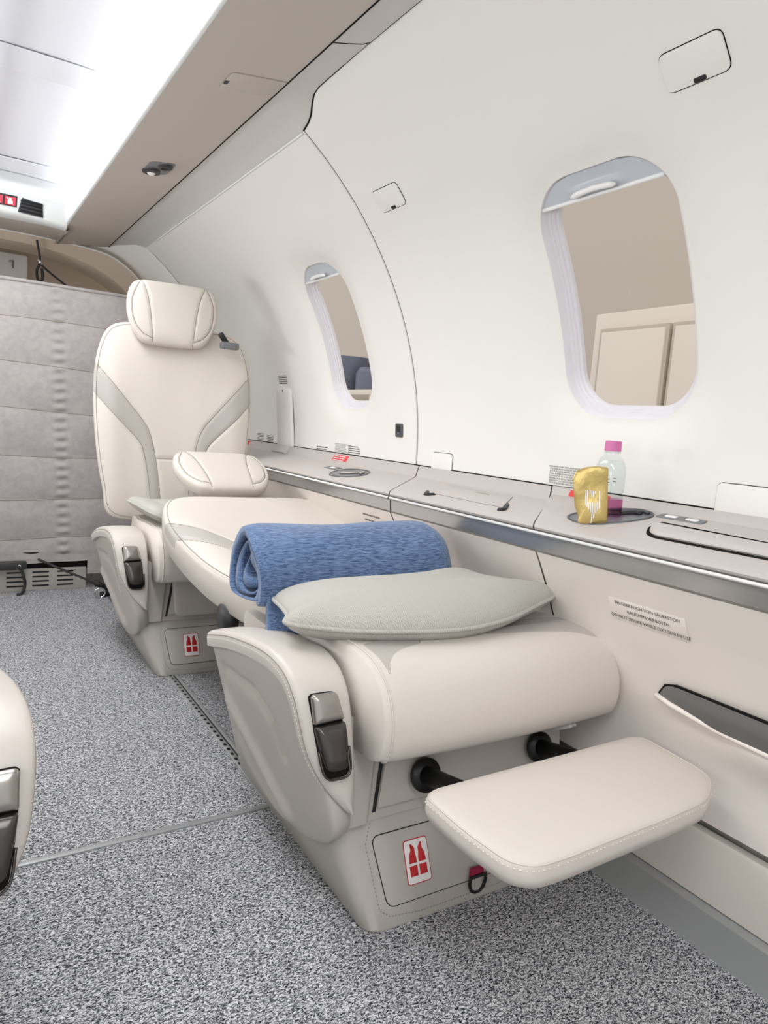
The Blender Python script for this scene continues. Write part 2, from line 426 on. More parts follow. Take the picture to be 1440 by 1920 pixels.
def gridmesh(name, us, vs, Fn, m, parent=None, angle=None):
    V = [Fn(u, v) for u in us for v in vs]; n = len(vs)
    Fc = [(i*n+j, (i+1)*n+j, (i+1)*n+j+1, i*n+j+1) for i in range(len(us)-1) for j in range(n-1)]
    return mesh(name, V, Fc, m, parent, angle=angle)
def lsp(a, b, n): return [a+(b-a)*i/(n-1) for i in range(n)]
def copy_tree(o, parent=None, group=None):
    c = o.copy(); S.collection.objects.link(c); ORG[c.name] = ORG[o.name]; c.parent = parent
    for ch in list(o.children): copy_tree(ch, c)
    return c
def struct(o): o['kind'] = 'structure'; return o
#@@STRUCT
# ================================================================== the cabin shell
R, WZ = .96, .69
WINS = [(.945, .372, .158, .232), (2.062, .372, .135, .232), (-.172, .372, .158, .232)]
def rr_sd(u, v, hw, hh, r):
    qx, qy = abs(u)-hw+r, abs(v)-hh+r
    return math.hypot(max(qx, 0), max(qy, 0))+min(max(qx, qy), 0)-r
def dish(y, s):
    d = 0
    for cy, cs, hw, hh in WINS:
        if abs(y-cy) < .35:
            q = rr_sd(y-cy, s-cs, hw, hh, .10); d = max(d, .02*math.exp(-(max(q, 0)/.04)**1.5))
    return d
def W(y, s, off=0):
    a = s/R; rr = R-off+dish(y, s); return Vector((XC+rr*math.cos(a), y, WZ+rr*math.sin(a)))
def side_wall():
    V = []; Fc = []; idx = {}
    def vid(y, s):
        k = (round(y, 4), round(s, 4))
        if k not in idx: idx[k] = len(V); V.append(W(y, s))
        return idx[k]
    y0, h = -1.69, .02; ny = 248; s0, ns = -.02, 47
    blocks = [(.71, 1.19), (1.83, 2.29), (-.41, .07)]; sb = (.06, .68)
    for i in range(ny):
        ya, yb = y0+i*h, y0+(i+1)*h
        for j in range(ns):
            sa, sb_ = s0+j*h, s0+(j+1)*h
            if any(b[0]-1e-4 < ya and yb < b[1]+1e-4 for b in blocks) and sa > sb[0]-1e-4 and sb_ < sb[1]+1e-4: continue
            Fc.append((vid(ya, sa), vid(yb, sa), vid(yb, sb_), vid(ya, sb_)))
    rims = []
    for (b0, b1), wn in zip(blocks, WINS):
        cy, cs, hw, hh = wn
        nb = round((b1-b0)/h); nsb = round((sb[1]-sb[0])/h); per = []
        per += [(b0+i*h, sb[0]) for i in range(nb)]; per += [(b1, sb[0]+j*h) for j in range(nsb)]
        per += [(b1-i*h, sb[1]) for i in range(nb)]; per += [(b0, sb[1]-j*h) for j in range(nsb)]
        def rim(py, ps):
            lo, hi = 0., 1.
            for _ in range(30):
                t = (lo+hi)/2
                if rr_sd((py-cy)*t, (ps-cs)*t, hw, hh, .10) > 0: hi = t
                else: lo = t
            return (cy+(py-cy)*t, cs+(ps-cs)*t)
        prev = [vid(*p) for p in per]; K = 10; rim_pts = [rim(*p) for p in per]; n = len(per)
        for k in range(1, K+1):
            t = (k/K)**.8; cur = []
            for p, q in zip(per, rim_pts):
                y, s = p[0]+(q[0]-p[0])*t, p[1]+(q[1]-p[1])*t; cur.append(len(V)); V.append(W(y, s))
            for i in range(n):
                j = (i+1) % n; Fc.append((prev[i], prev[j], cur[j], cur[i]))
            prev = cur
    return V, Fc
V, Fc = side_wall(); wr = struct(mesh('wall_right', V, Fc, M['wall']))
def wall_top(y):
    K_ = [(-9, .975), (1.31, .976), (1.49, .973), (1.52, .968), (1.545, .958), (1.585, .938), (1.615, .928), (1.655, .92), (9, .92)]
    for (a, p), (b, q) in zip(K_, K_[1:]):
        if y <= b: return p+(q-p)*(y-a)/(b-a)
ys = lsp(-1.69, 1.45, 40)+lsp(1.46, 1.655, 40)
V = []; Fc = []
for y in ys:
    V += [W(y, .92), W(y, (.92+wall_top(y))/2), W(y, wall_top(y))]
Fc = [(i*3+j, i*3+3+j, i*3+4+j, i*3+1+j) for i in range(len(ys)-1) for j in (0, 1)]
mesh('wall_upper_edge', V, Fc, M['wall'], wr)
# seam between the two side panels and along the top of the wall
tube('panel_gap', [W(1.655, s, -.0003) for s in lsp(-.02, .92, 60)], .0014, M['softgap'], wr, 6)
tube('panel_gap', [W(y, wall_top(y)+.001, 0) for y in lsp(-1.69, 1.3, 20)+lsp(1.32, 1.656, 40)], .0022, M['gap'], wr, 6)
tube('bright_bead', [W(y, .918, .002) for y in lsp(1.665, 3.1, 40)], .0028, M['white'], wr, 6)
tube('bright_bead', [W(1.66, s, .0006) for s in lsp(-.01, .915, 60)], .0014, M['wall'], wr, 6)
# left side, window-less here
wl = struct(gridmesh('wall_left', lsp(-1.69, 3.27, 30), lsp(-.72, .99, 40), lambda y, s: Vector((2*XC-W(9, s).x, y, W(9, s).z)), M['wall']))
# floor
fl = struct(box('floor', -.75, 1.13, -1.7, 3.9, -.03, 0, M['carpet'], r=0))
# windows: lining, seal, pane and shade
def rrbase(hw, hh, r=.10):
    out = []
    for cx, cy_, a0 in ((hw-r, -(hh-r), -PI/2), (hw-r, hh-r, 0), (-(hw-r), hh-r, PI/2), (-(hw-r), -(hh-r), PI)):
        for k in range(13):
            a = a0+k*PI/24; out.append((Vector((cx+r*math.cos(a), cy_+r*math.sin(a))), Vector((math.cos(a), math.sin(a)))))
        nx_ = {-PI/2: (hw, 1), 0: (hh, 0), PI/2: (hw, 1), PI: (hh, 0)}
        # straight run to the next corner
        p, nn = out[-1]; q = {-PI/2: Vector((hw, hh-r)), 0: Vector((-(hw-r), hh)), PI/2: Vector((-hw, -(hh-r))), PI: Vector((hw-r, -hh))}[a0]
        for k in range(1, 12): out.append((p.lerp(q, k/12), nn))
    return out
def wring(cy, cs, hw, hh, r, RR, n=96):
    w0, h0 = wring.base
    P = [p-nn*(w0-hw) for p, nn in rrbase(w0, h0)]
    return [(Vector((XC+RR*math.cos((cs+p.y)/R), cy+p.x, WZ+RR*math.sin((cs+p.y)/R)))) for p in P]
for i, (cy, cs, hw, hh) in enumerate(WINS):
    rings = [(.001, R+.0195, 0), (-.001, R+.023, 0), (-.005, R+.036, 0), (-.010, R+.0375, 0), (-.011, R+.041, 0), (-.016, R+.0425, 0), (-.017, R+.047, 0), (-.022, R+.0485, 0), (-.023, R+.058, 0)]
    rings = [(a, b) for a, b, c in rings]
    wring.base = (hw, hh)
    secs = [wring(cy, cs, hw+a, hh+a, .10+a, b) for a, b in rings]
    wo = struct(loft('window_%d' % (i+1), secs, M['reveal'], caps=False, angle=.5))
        # curved pane: a grid of rings towards the centre
    g0 = [p-nn*.021 for p, nn in rrbase(hw, hh)]
    secs = [[Vector((XC+(R+.052)*math.cos((cs+p.y*t)/R), cy+p.x*t, WZ+(R+.052)*math.sin((cs+p.y*t)/R))) for p in g0] for t in (1, .8, .6, .4, .2, .02)]
    loft('pane', secs, M['pane'], wo, caps=False)
    # half-raised shade: band in the head of the opening
    sh = []
    top = cs+hh; low = top-.048
    for s in lsp(low, top-.002, 9):
        row = []
        hwid = hw
        q = s-cs
        # width of the opening at this height
        lo, hi = 0., hw
        for _ in range(20):
            mid = (lo+hi)/2
            if rr_sd(mid, q, hw-.002, hh-.002, .10) > 0: hi = mid
            else: lo = mid
        for u in lsp(-lo, lo, 25):
            bul = .008*math.exp(-((s-(low+.014))/.006)**2)*math.exp(-(u/.055)**4)
            row.append(Vector((XC+(R+.024-bul)*math.cos(s/R), cy+u, WZ+(R+.024-bul)*math.sin(s/R))))
        sh.append(row)
    V = [p for r_ in sh for p in r_]; n = 25
    mesh('window_shade', V, [(a*n+b, (a+1)*n+b, (a+1)*n+b+1, a*n+b+1) for a in range(8) for b in range(24)], M['shade'], wo)
    tube('shade_edge', sh[0], .004, M['white'], wo, 8)
    hv = [Vector((XC+(R+.012)*math.cos((low+.012)/R), cy+u, WZ+(R+.012)*math.sin((low+.012)/R)+.004*math.cos(u/.05*PI/2)-.002)) for u in lsp(-.052, .052, 13)]
    tube('shade_handle', hv, [.002]+[.0055]*11+[.002], M['white'], wo, 8)
# cove panel between the wall top and the valance, with its bevel
def cove_prof(y):
    k = max(0, min(1, (wall_top(y)-.92)/.055))
    t = W(9, wall_top(y), 0)
    mid = Vector((.695, 0, 1.487)).lerp(Vector((.668, 0, 1.497)), k)
    e = Vector((.722, 0, 1.4815)).lerp(Vector((.680, 0, 1.503)), k)
    return [(.600, 1.474), (.602, 1.478), (.65*(1-k)+.635*k, 1.483+.004*k), (mid.x, mid.z), (e.x, e.z), (t.x+.004, t.z+.001), (t.x+.03, t.z+.03)]
for a, b in ((-1.69, 1.262), (1.266, 3.395)):
    yy = lsp(a, b, 12) if b < 1.3 else lsp(a, 1.45, 4)+lsp(1.46, 1.66, 40)+lsp(1.7, b, 10)
    V = []; 
    for y in yy:
        V += [(x, y, z) for x, z in cove_prof(y)]
    n = 7; c = mesh('trim_1' if b < 1.3 else 'trim_2', V, [(i*n+j, i*n+n+j, i*n+n+j+1, i*n+j+1) for i in range(len(yy)-1) for j in range(n-1)], M['cove'], angle=.5); struct(c)
tube('panel_gap', [(x, 1.264, z+.001) for x, z in cove_prof(1.264)[:5]], .0018, M['gap'], c, 6)
tube('panel_gap', [(.600, -1.69, 1.4735), (.600, 3.39, 1.4735)], .0022, M['gap'], c, 6)
# same on the left, simply
struct(gridmesh('trim_3', [-1.69, 3.395], [0, 1, 2], lambda y, k: Vector((2*XC-[.600, .695, .74][k], y, [1.474, 1.487, 1.47][k])), M['cove']))
# ceiling
def CZ(x): return 1.572-.22*(x-XC)**2
ce = struct(gridmesh('ceiling', [XC+d for d in lsp(-.29, .29, 30)], lsp(-1.69, 3.02, 30), lambda x, y: Vector((x, y, CZ(x))), M['ceil']))
for sg in (1, -1):
    struct(gridmesh('ceiling_side', [-1.69, 3.395], [0, 1, 2, 3], lambda y, k: Vector((XC+sg*[.29, .296, .292, .24][k], y, [CZ(XC+.29), 1.54, 1.485, 1.468][k])), M['ceil'], ce))
    # valance: leather underside and white lip
    def vp(k): return [(.200, 1.4436), (.212, 1.4445), (.42, 1.473), (.42, 1.48), (.215, 1.462)][k]
    va = struct(gridmesh('trim_4' if sg > 0 else 'trim_5', lsp(-1.69, 3.395, 3), [0, 1, 2, 3, 4], lambda y, k: Vector((XC+sg*vp(k)[0], y, vp(k)[1])), M['valance'], angle=.5))
    lp = [(.203, 1.4435), (.199, 1.4435), (.195, 1.446), (.1925, 1.451), (.191, 1.46), (.182, 1.502), (.181, 1.508), (.184, 1.511), (.189, 1.510), (.200, 1.462), (.203, 1.452)]
    loft('valance_lip', [[Vector((XC+sg*x, y, z)) for x, z in lp] for y in (-1.69, 0, 1.5, 3.2)], M['lip'], va, angle=.8)
# ceiling hatches: outlines
def Cm(u, v, w_): return Vector((u, v, CZ(u)-w_))
for yc in (1.975, 2.82):
    h_ = plate('ceiling_hatch', [Vector(p) for p in roundpoly([(XC-.145, yc-.065), (XC+.145, yc-.065), (XC+.145, yc+.065), (XC-.145, yc+.065)], .02)], Cm, M['ceil'], None, h=.003, b=.0012)
    tag(h_, 'white ceiling hatch, nearer of the two overhead' if yc < 2.2 else 'white ceiling hatch just before the illuminated sign strip', 'hatch', 'ceiling hatches')
    tube('centre_split', [Cm(.19, yc-.065, .003), Cm(.19, yc+.065, .003)], .0014, M['seam'], h_, 5)
# ---------------- lower side wall, metal band, kick strip
LPROF = catmull([(.952, .566), (.958, .556), (.972, .53), (1.0, .475), (1.03, .40), (1.05, .32), (1.056, .25), (1.05, .18)], 6)
LZ = [p.y for p in LPROF]
def LX(z):
    for a, b in zip(LPROF, LPROF[1:]):
        if b.y <= z <= a.y+1e-9: return a.x+(b.x-a.x)*(a.y-z)/(a.y-b.y)
    return LPROF[0].x if z > LPROF[0].y else LPROF[-1].x
def bulge(y, z):
    e = 1/(1+math.exp((y-.60)/.05)); zt = .375
    g = math.exp(-((z-.335)/.05)**2) if z < .335 else math.exp(-((z-.335)/.022)**2)
    return .026*e*g
def LW(y, z, off=0): return Vector((LX(z)-bulge(y, z)-off, y, z))
zz = [p.y for p in LPROF]
zz = lsp(.566, .545, 5)+lsp(.54, .18, 60)
def lower(name, ya, yb, sh):
    return struct(gridmesh(name, lsp(0, 1, 60), zz, lambda t, z: LW(ya+(yb-ya)*t, z), M['lower'], None))
lw = lower('wall_right_lower', -1.69, .955, 0)
gridmesh('lower_panel', lsp(.960, 1.478, 20), zz, lambda y, z: LW(y, z), M['lower'], lw)
gridmesh('lower_panel', lsp(1.484, 3.25, 20), zz, lambda y, z: LW(y, z), M['lower'], lw)
gridmesh('panel_backing', [-1.69, 3.25], [0, 1, 2, 3, 4], lambda y, k: Vector(([.958, .98, 1.06, 1.066, 1.075][k], y, [.57, .53, .38, .25, 0][k])), M['shell'], lw)
loft('trim_6', [[Vector((x, y, z)) for x, z in [(1.06, .166), (1.042, .167), (1.037, .160), (1.030, .065), (1.06, .06)]] for y in (-1.69, 3.25)], M['kick'], angle=.6)['kind'] = 'structure'
loft('trim_7', [[Vector((x, y, z)) for x, z in [(1.06, .063), (1.018, .063), (1.013, .060), (1.006, .006), (1.004, 0), (1.06, 0)]] for y in (-1.69, 3.25)], M['metalstrip'], angle=.6)['kind'] = 'structure'
for a, b, nm in ((-1.69, 1.483, 'trim_8'), (1.49, 3.25, 'trim_9')):
    t = loft(nm, [[Vector((x, y, z)) for x, z in [(.975, .606), (.949, .606), (.9465, .604), (.9465, .600), (.949, .5985), (.953, .597), (.956, .569), (.975, .567)]] for y in (a, b)], M['metalband'], angle=.5); struct(t)
    tube('highlight_bead', [(.9475, a, .6035), (.9475, b, .6035)], .0028, M['white'], t, 8)  # white colour stands in for the highlight along the band's top edge
# ---------------- armrest ledge in three leather-clad lengths
def ledge_prof(wide=0):
    p = [(.958, .608), (.949, .609), (.946, .613), (.948, .6185), (.955, .6215)]
    if wide: p += [(1.04, .642), (1.11, .6575), (1.1225, .6615), (1.131, .677), (1.134, .6795), (1.15, .6795)]
    else: p += [(1.02, .6325), (1.098, .6455), (1.108, .648), (1.114, .652), (1.1285, .6755), (1.132, .6775), (1.15, .6775)]
    return p
def ledge(name, ya, yb, wide, label):
    pr = ledge_prof(wide); lo = []
    secs = []
    for t in lsp(0, 1, 3):
        sec = []
        for x, z in pr+[(1.15, .60), (.96, .60)]:
            s0 = (x-.946)*.78; sec.append(Vector((x, ya+s0+(yb-ya)*t if True else 0, z)))
        secs.append(sec)
    o = loft(name, secs, M['ledge'], angle=.6); tag(o, label, 'ledge', 'side ledge sections'); return o
def LD(y, x, off=0):
    """top of the ledge at (x, y)"""
    pr = ledge_prof(1 if y-(x-.946)*.78 < .965 else 0)[3:]
    for (a, p), (b, q) in zip(pr, pr[1:]):
        if a <= x <= b: return Vector((x, y, p+(q-p)*(x-a)/(b-a)+off))
    return Vector((x, y, pr[-1][1]+off))
lc = ledge('side_ledge', -1.69, .963, 1, 'taupe leather side ledge section holding the bottle and the table lid')
lb = ledge('side_ledge', .967, 1.481, 0, 'middle taupe side ledge section with a flush square lid')
la = ledge('side_ledge', 1.486, 3.08, 0, 'far taupe side ledge section beside the upright seat')
# dark line where wall meets ledge
tube('wall_base_gap', [(1.139, y, .680 if y < 1.05 else .678) for y in (-1.69, 1.0, 1.1, 3.2)], .0024, M['gap'], wr, 6)
#@@BULK
# ================================================================== far bulkhead: arch, curtain, header
YB = 3.40
def archz(dx, o=0):    # outer edge of the arch
    P_ = [(-.9, .9), (0, 1.418), (.11, 1.418), (.24, 1.413), (.33, 1.408), (.40, 1.395), (.46, 1.368), (.515, 1.325), (.57, 1.26), (.62, 1.17), (.66, 1.05), (.69, .9), (.70, .5)]
    return P_
outer = catmull([(0, 1.466), (.13, 1.466), (.27, 1.462), (.41, 1.450), (.49, 1.415), (.555, 1.362), (.62, 1.27), (.66, 1.15), (.68, 1.0), (.69, .6), (.69, 0)], 6)
inner = catmull([(0, 1.420), (.13, 1.416), (.26, 1.396), (.37, 1.358), (.45, 1.315), (.51, 1.262), (.56, 1.18), (.59, 1.05), (.60, .9), (.605, .6), (.605, 0)], 6)
def both(P): return [Vector((XC-p.x, YB, p.y)) for p in P[::-1]]+[Vector((XC+p.x, YB, p.y)) for p in P[1:]]
O_, I_ = both(outer), both(inner); n = len(O_)
# white bulkhead face between fuselage wall and arch
circ = []
for p in O_:
    d = Vector((p.x-XC, 0, p.z-WZ)); d = d.normalized()*1.0; circ.append(Vector((XC+d.x*.975, YB-.135, max(0, WZ+d.z*.975))))
V = [p+Vector((0, .02, 0)) for p in O_]+circ
wb = struct(mesh('wall_back', V, [(i, i+1, n+i+1, n+i) for i in range(n-1)], M['wall']))
tube('edge_bead', [W(YB-.14, s, .006) for s in lsp(.0, .90, 40)], .004, M['white'], wb, 6)
ar = struct(loft('trim_10', [[p+Vector((0, .0, 0)) for p in O_], [p+Vector((0, -.022, 0))+(q-p)*.06 for p, q in zip(O_, I_)], [p+Vector((0, -.022, 0))+(q-p)*.9 for p, q in zip(O_, I_)], [q+Vector((0, -.005, 0)) for q in I_], [q+Vector((0, .16, 0)) for q in I_]], M['arch'], caps=False, angle=.6, closed=False))
tube('arch_bead', [p+Vector((0, -.0235, 0))+(q-p)*.12 for p, q in zip(O_, I_)], .003, M['white'], ar, 6, label='pale bead on the arch edge')
# recess behind the arch
rc = struct(gridmesh('wall_back_recess', lsp(-.5, .95, 10), lsp(0, 1.52, 10), lambda x, z: Vector((x, 3.78, z)), M['tan']))
gridmesh('recess_roof', lsp(-.5, .86, 4), [3.40, 3.79], lambda x, y: Vector((x, y, 1.52)), M['tan'], rc)
lb_ = box('storage_box', XC-.30, XC+.125, 3.65, 3.77, 1.25, 1.423, M['sticker'], r=.01); tag(lb_, 'white box in the luggage area above the curtain', 'box')
tube('box_handle', [(XC+.05, 3.648, 1.385), (XC+.065, 3.64, 1.39), (XC+.065, 3.64, 1.355)], .003, M['cupgrey'], lb_)
# dark strap hanging from the arch
st = tube('luggage_strap', catmull([(.313, 3.36, 1.440), (.318, 3.355, 1.41), (.325, 3.36, 1.375), (.323, 3.36, 1.345)], 5), .0045, M['webbing'])
tag(st, 'dark strap with metal hooks hanging from the arch above the curtain', 'strap')
tube('strap_loop', catmull([(.325, 3.36, 1.345), (.314, 3.358, 1.315), (.320, 3.36, 1.28), (.336, 3.36, 1.285), (.334, 3.36, 1.33)], 6), .0055, M['webbing'], st)
tube('strap_tail', catmull([(.327, 3.36, 1.347), (.365, 3.37, 1.32), (.45, 3.38, 1.265)], 6), .0045, M['webbing'], st)
tube('hook', catmull([(.318, 3.355, 1.362), (.326, 3.35, 1.353), (.330, 3.355, 1.343)], 5), .005, M['chrome'], st, label='chrome hook')
# curtain: padded horizontal quilting, hung in front of the arch
rows = [1.236, 1.088, .916, .746, .566, .386, .215]
YC = 3.14
def curt(x, z):
    rw = [zc+.012*math.sin((x-.18)*4+k) for k, zc in enumerate(rows)]
    d = min(abs(z-zc) for zc in rw)
    puff = .008*(1-math.exp(-(d/.035)**1.2))
    pk = .005*math.exp(-((x-(.37+.04*(1.2-z)))/.02)**2)*math.sin(z*160)
    pk += .003*math.sin(x*22+z*9)*math.sin(z*25)
    return Vector((x, YC-puff-pk+.01, z))
cu = gridmesh('curtain', lsp(-.42, .78, 150), lsp(.142, 1.236, 260), lambda x, z: curt(x, z), M['curtain'])
tag(cu, 'mauve grey quilted curtain closing off the luggage area', 'curtain')
tube('hem', [curt(x, 1.236)+Vector((0, -.002, .002)) for x in lsp(-.42, .76, 30)], .007, M['curtain'], cu, 8)
V = []; Fc = []
for k, zc in enumerate(rows[1:], 1):
    tube_vf([curt(x, zc+.012*math.sin((x-.18)*4+k))+Vector((0, -.0005, 0)) for x in lsp(-.42, .76, 60)], .0016, 5, False, V, Fc)
mesh('quilting_seam', V, Fc, M['seam'], cu)
gridmesh('lower_flap', lsp(-.42, .555, 40), lsp(.10, .155, 8), lambda x, z: Vector((x, YC-.022-.003*math.sin(x*30)*((.155-z)*20), max(z, .118+.03*max(0, (x-.25))))), M['curtain'], cu)
gridmesh('corner_flap', lsp(.50, .565, 8), lsp(.068, .15, 8), lambda x, z: Vector((x, YC-.027, z)), M['curtain'], cu)
# black opening and slotted return-air panel beneath
bp_ = empty('air_grille', (.1, 3.08, 0), 'pale slotted air grille at the floor below the curtain', 'grille')
box('opening', -.42, .70, 3.145, 3.17, .085, .16, M['gap'], bp_, r=0)
box('grille_plate', -.42, .50, 3.140, 3.155, 0.0, .093, M['base'], bp_, r=.002)
for gx in range(9):
    x0 = .03-.30+gx*.094
    for gz in range(4):
        z0 = .018+gz*.019; xb = min(x0+.062, .497)
        if xb-x0 > .02: box('slot', x0, xb, 3.1385, 3.141, z0, z0+.006, M['black'], bp_, r=0)
for sx, sz in ((.455, .085),): 
    tube('screw', [(sx, 3.14, sz), (sx, 3.136, sz)], .004, M['arch'], bp_, 10)
bl = box('belt_reel', .12, .27, 3.085, 3.115, .10, .135, M['dark'], r=.008); tag(bl, 'black latch box on the floor sill under the curtain', 'latch')
tube('latch_button', [(.242, 3.085, .118), (.242, 3.080, .118)], .005, M['white'], bl, 10)
tube('latch_strap', catmull([(.24, 3.085, .12), (.256, 3.08, .08), (.262, 3.08, .04), (.252, 3.08, .006), (.235, 3.07, .005)], 6), .006, M['webbing'], bl)
tb = tube('tie_down_cord', catmull([(.31, 3.10, .14), (.40, 3.06, .10), (.48, 3.03, .065), (.535, 3.02, .03)], 6), .005, M['webbing']); tag(tb, 'black tie-down cord running from the curtain to the floor ring', 'cord')
tube('cord_end', catmull([(.52, 2.98, .055), (.55, 2.975, .035), (.56, 2.975, .012), (.53, 2.97, .012)], 6), .011, M['black'], tb)
rg = tube('floor_ring', [(.525+.020*math.cos(a), 2.955, .022+.020*math.sin(a)) for a in lsp(0, 2*PI, 17)[:-1]], .003, M['chrome'], None, 8, True); tag(rg, 'small chrome tie-down ring at the foot of the curtain', 'ring')
# header with lit signs and air outlet
hd = struct(loft('wall_back_header', [[Vector((XC+dx, y, z)) for y, z in [(2.93, CZ(XC+dx)-.002), (2.935, 1.505), (2.945, 1.498-.1*dx*dx), (2.985, 1.452-.25*dx*dx), (2.998, 1.441-.25*dx*dx), (3.03, 1.437-.25*dx*dx), (3.05, 1.437)]] for dx in lsp(-.20, .20, 21)], M['lip'], caps=False, closed=False, angle=.6))
gridmesh('header_soffit', lsp(XC-.215, XC+.215, 9), lsp(3.045, 3.40, 5), lambda x, y: Vector((x, y, 1.438+.026*(y-3.045)/.355-.12*(x-XC)**2)), M['valance'], hd)
tube('soffit_joint', [(XC+.213, 3.04, 1.4415), (XC+.213, 3.39, 1.444)], .0016, M['softgap'], hd, 5)
box('header_core', XC-.195, XC+.195, 3.0, 3.3, 1.467, 1.56, M['white'], hd, r=.002)
def HF(u, v, w_):   # on the sloping header face, v from 0 (bottom) to 1 (top)
    dx = u; a = Vector((XC+dx, 2.985, 1.452-.25*dx*dx)); b = Vector((XC+dx, 2.945, 1.498-.1*dx*dx)); nn = Vector((0, -.75, -.66)); return a.lerp(b, v)+nn*w_
sg_ = plate('lit_sign', [(-.055, .30), (.030, .30), (.030, .98), (-.055, .98)], HF, M['dark'], None, h=.002, b=.0005); tag(sg_, 'red cabin warning sign over the curtain', 'sign')
for u in (-.052, -.011):
    ic = plate('sign_icon', rrect(u+.019, .63, .034, .5, .01), HF, M['signred'], sg_, h=.003, b=.0004)
    for (du, dv, ww, hh) in ((.019, .75, .008, .14), (.019, .55, .016, .2)):
        plate('pictogram', rrect(u+du, dv, ww, hh, .003), HF, M['white'], ic, h=.0038, b=.0002)
    tube('pictogram_bar', [HF(u+.007, .84, .0038), HF(u+.031, .42, .0038)], .0012, M['white'], ic, 5)
vt = plate('air_outlet', roundpoly([(.034, .05), (.118, .03), (.112, .80), (.045, .98)], .012), HF, M['rim'], None, h=.003, b=.001); tag(vt, 'black louvred air outlet beside the red sign', 'air outlet')
for k, v in enumerate((.20, .42, .64, .82)):
    plate('louvre', [(.040, v-.06), (.114, v-.08), (.112, v+.05), (.044, v+.07)], HF, M['black'], vt, h=.0045, b=.0004)
# the hangar seen through the windows
hw_ = struct(box('wall_hangar', 5.4, 5.5, -6, 14, -1.2, 5, M['hangarwall'], r=0))
struct(box('floor_hangar', 1.6, 5.5, -6, 14, -1.25, -1.2, M['floorout'], r=0))
cb = empty('storage_cabinet', (3.4, 1.9, -1.2), 'cream panelled cabinet standing outside the near window', 'cabinet')
box('carcass', 3.2, 3.7, .6, 2.93, -1.2, 1.52, M['cream'], cb, r=.01)
for a, b in ((.7, 1.50), (1.56, 2.30), (2.36, 2.86)): pass
for a, b in ((1.42, 2.36), (2.42, 2.84), (.66, 1.36)): box('door_frame', 3.17, 3.205, a-.02, b+.02, -1.17, 1.425, M['softcream'], cb, r=.002); box('door', 3.16, 3.205, a, b, -1.15, 1.405, M['cream'], cb, r=.004)
bn = empty('rubbish_bin', (3.05, 5.6, .8), 'dark blue-grey bin seen through the far window', 'bin')
lathe('body', [(0, 0), (.20, 0), (.215, .01), (.22, .28), (.22, .30), (0, .30)], (3.05, 5.62, 1.065), M['bin'], bn)
lathe('lid', [(0, .21), (.14, .20), (.17, .15), (.17, 0), (0, 0)], (3.1, 5.22, 1.065), M['bin'], bn)
tt = empty('hangar_table', (3.1, 5.5, -1.2), 'pale table under the bin outside the far window', 'table')
box('table_top', 2.8, 3.4, 4.7, 6.2, 1.02, 1.06, M['cream'], tt, r=.005)
for x in (2.84, 3.34):
    for y in (4.78, 5.42, 6.12): box('leg', x-.03, x+.03, y-.03, y+.03, -1.2, 1.02, M['cream'], tt, r=.004)
#@@SMALL
# ================================================================== fittings on wall, ledge and ceiling
def wplate(name, P, m, parent=None, h=.003, b=.0012, off=0): return plate(name, P, lambda u, v, w_: W(u, v, w_+off), m, parent, h=h, b=b)
def flush_hatch(cy, cs, w_, h, r, label, notch=(0, -1), skew=0):
    P = [Vector((p.x+skew*(p.y-cs), p.y)) for p in rrect(cy, cs, w_, h, r)]
    o = wplate('access_cover', P, M['wall'], None, .0035, .0015); tag(o, label, 'access cover')
    wplate('cover_gap', inset(P, -.0013), M['gap'], o, .0008, .0003)
    nx, ns_ = cy+notch[0], cs-h/2+.004
    wplate('finger_notch', rrect(nx, ns_, .020, .007, .003), M['black'], o, .0042, .0003)
    return o
flush_hatch(.694, .695, .100, .054, .012, 'rounded white access cover, highest on the wall above the near window', (-.004, 0))
flush_hatch(1.512, .695, .108, .054, .012, 'rounded white access cover between the two windows, high on the wall', (-.004, 0))
flush_hatch(1.532, .005, .092, .052, .010, 'small white access cover resting on the ledge by the panel joint', (.0, 0))
flush_hatch(.60, .010, .25, .056, .012, 'wide white access cover on the ledge behind the table lid', (.02, 0))
# strap housing
sp_ = wplate('strap_housing', roundpoly([(2.497, -.016), (2.640, -.016), (2.634, .212), (2.503, .212)], [.004, .004, .02, .02]), M['wall'], None, .012, .006); tag(sp_, 'tall narrow white cover on the wall behind the upright seat', 'wall cover')
wplate('top_notch', rrect(2.565, .203, .008, .008, .002), M['black'], sp_, .0125, .0003)
pl = wplate('placard', rrect(2.568, .172, .068, .026, .002), M['red'], None, .0135, .0003, 0); tag(pl, 'small red placard near the top of the tall white wall cover', 'placard')
placed('lettering', dashes(3, .058, .0055, 3), 2.597, .178, lambda u, v, o: W(u, v, .014+o), M['white'], pl, flip=True)
bx_ = plate('ledge_cover', [(2.50, 0), (2.63, 0), (2.63, 1), (2.50, 1)], lambda u, v, w_: Vector((1.105+.024*v-.0*w_, u, .645+.026*v)) + Vector((-.6, 0, .8))*w_, M['ledge'], la, h=.010, b=.004)
# usb socket
us = wplate('usb_socket', rrect(1.751, .083, .038, .040, .005), M['rim'], None, .004, .0015); tag(us, 'dark usb socket on the wall between the windows', 'socket')
wplate('socket_port', rrect(1.751, .086, .018, .024, .002), M['black'], us, .0046, .0003)
wplate('socket_tongue', rrect(1.751, .076, .012, .004, .001), M['bin'], us, .0052, .0003)
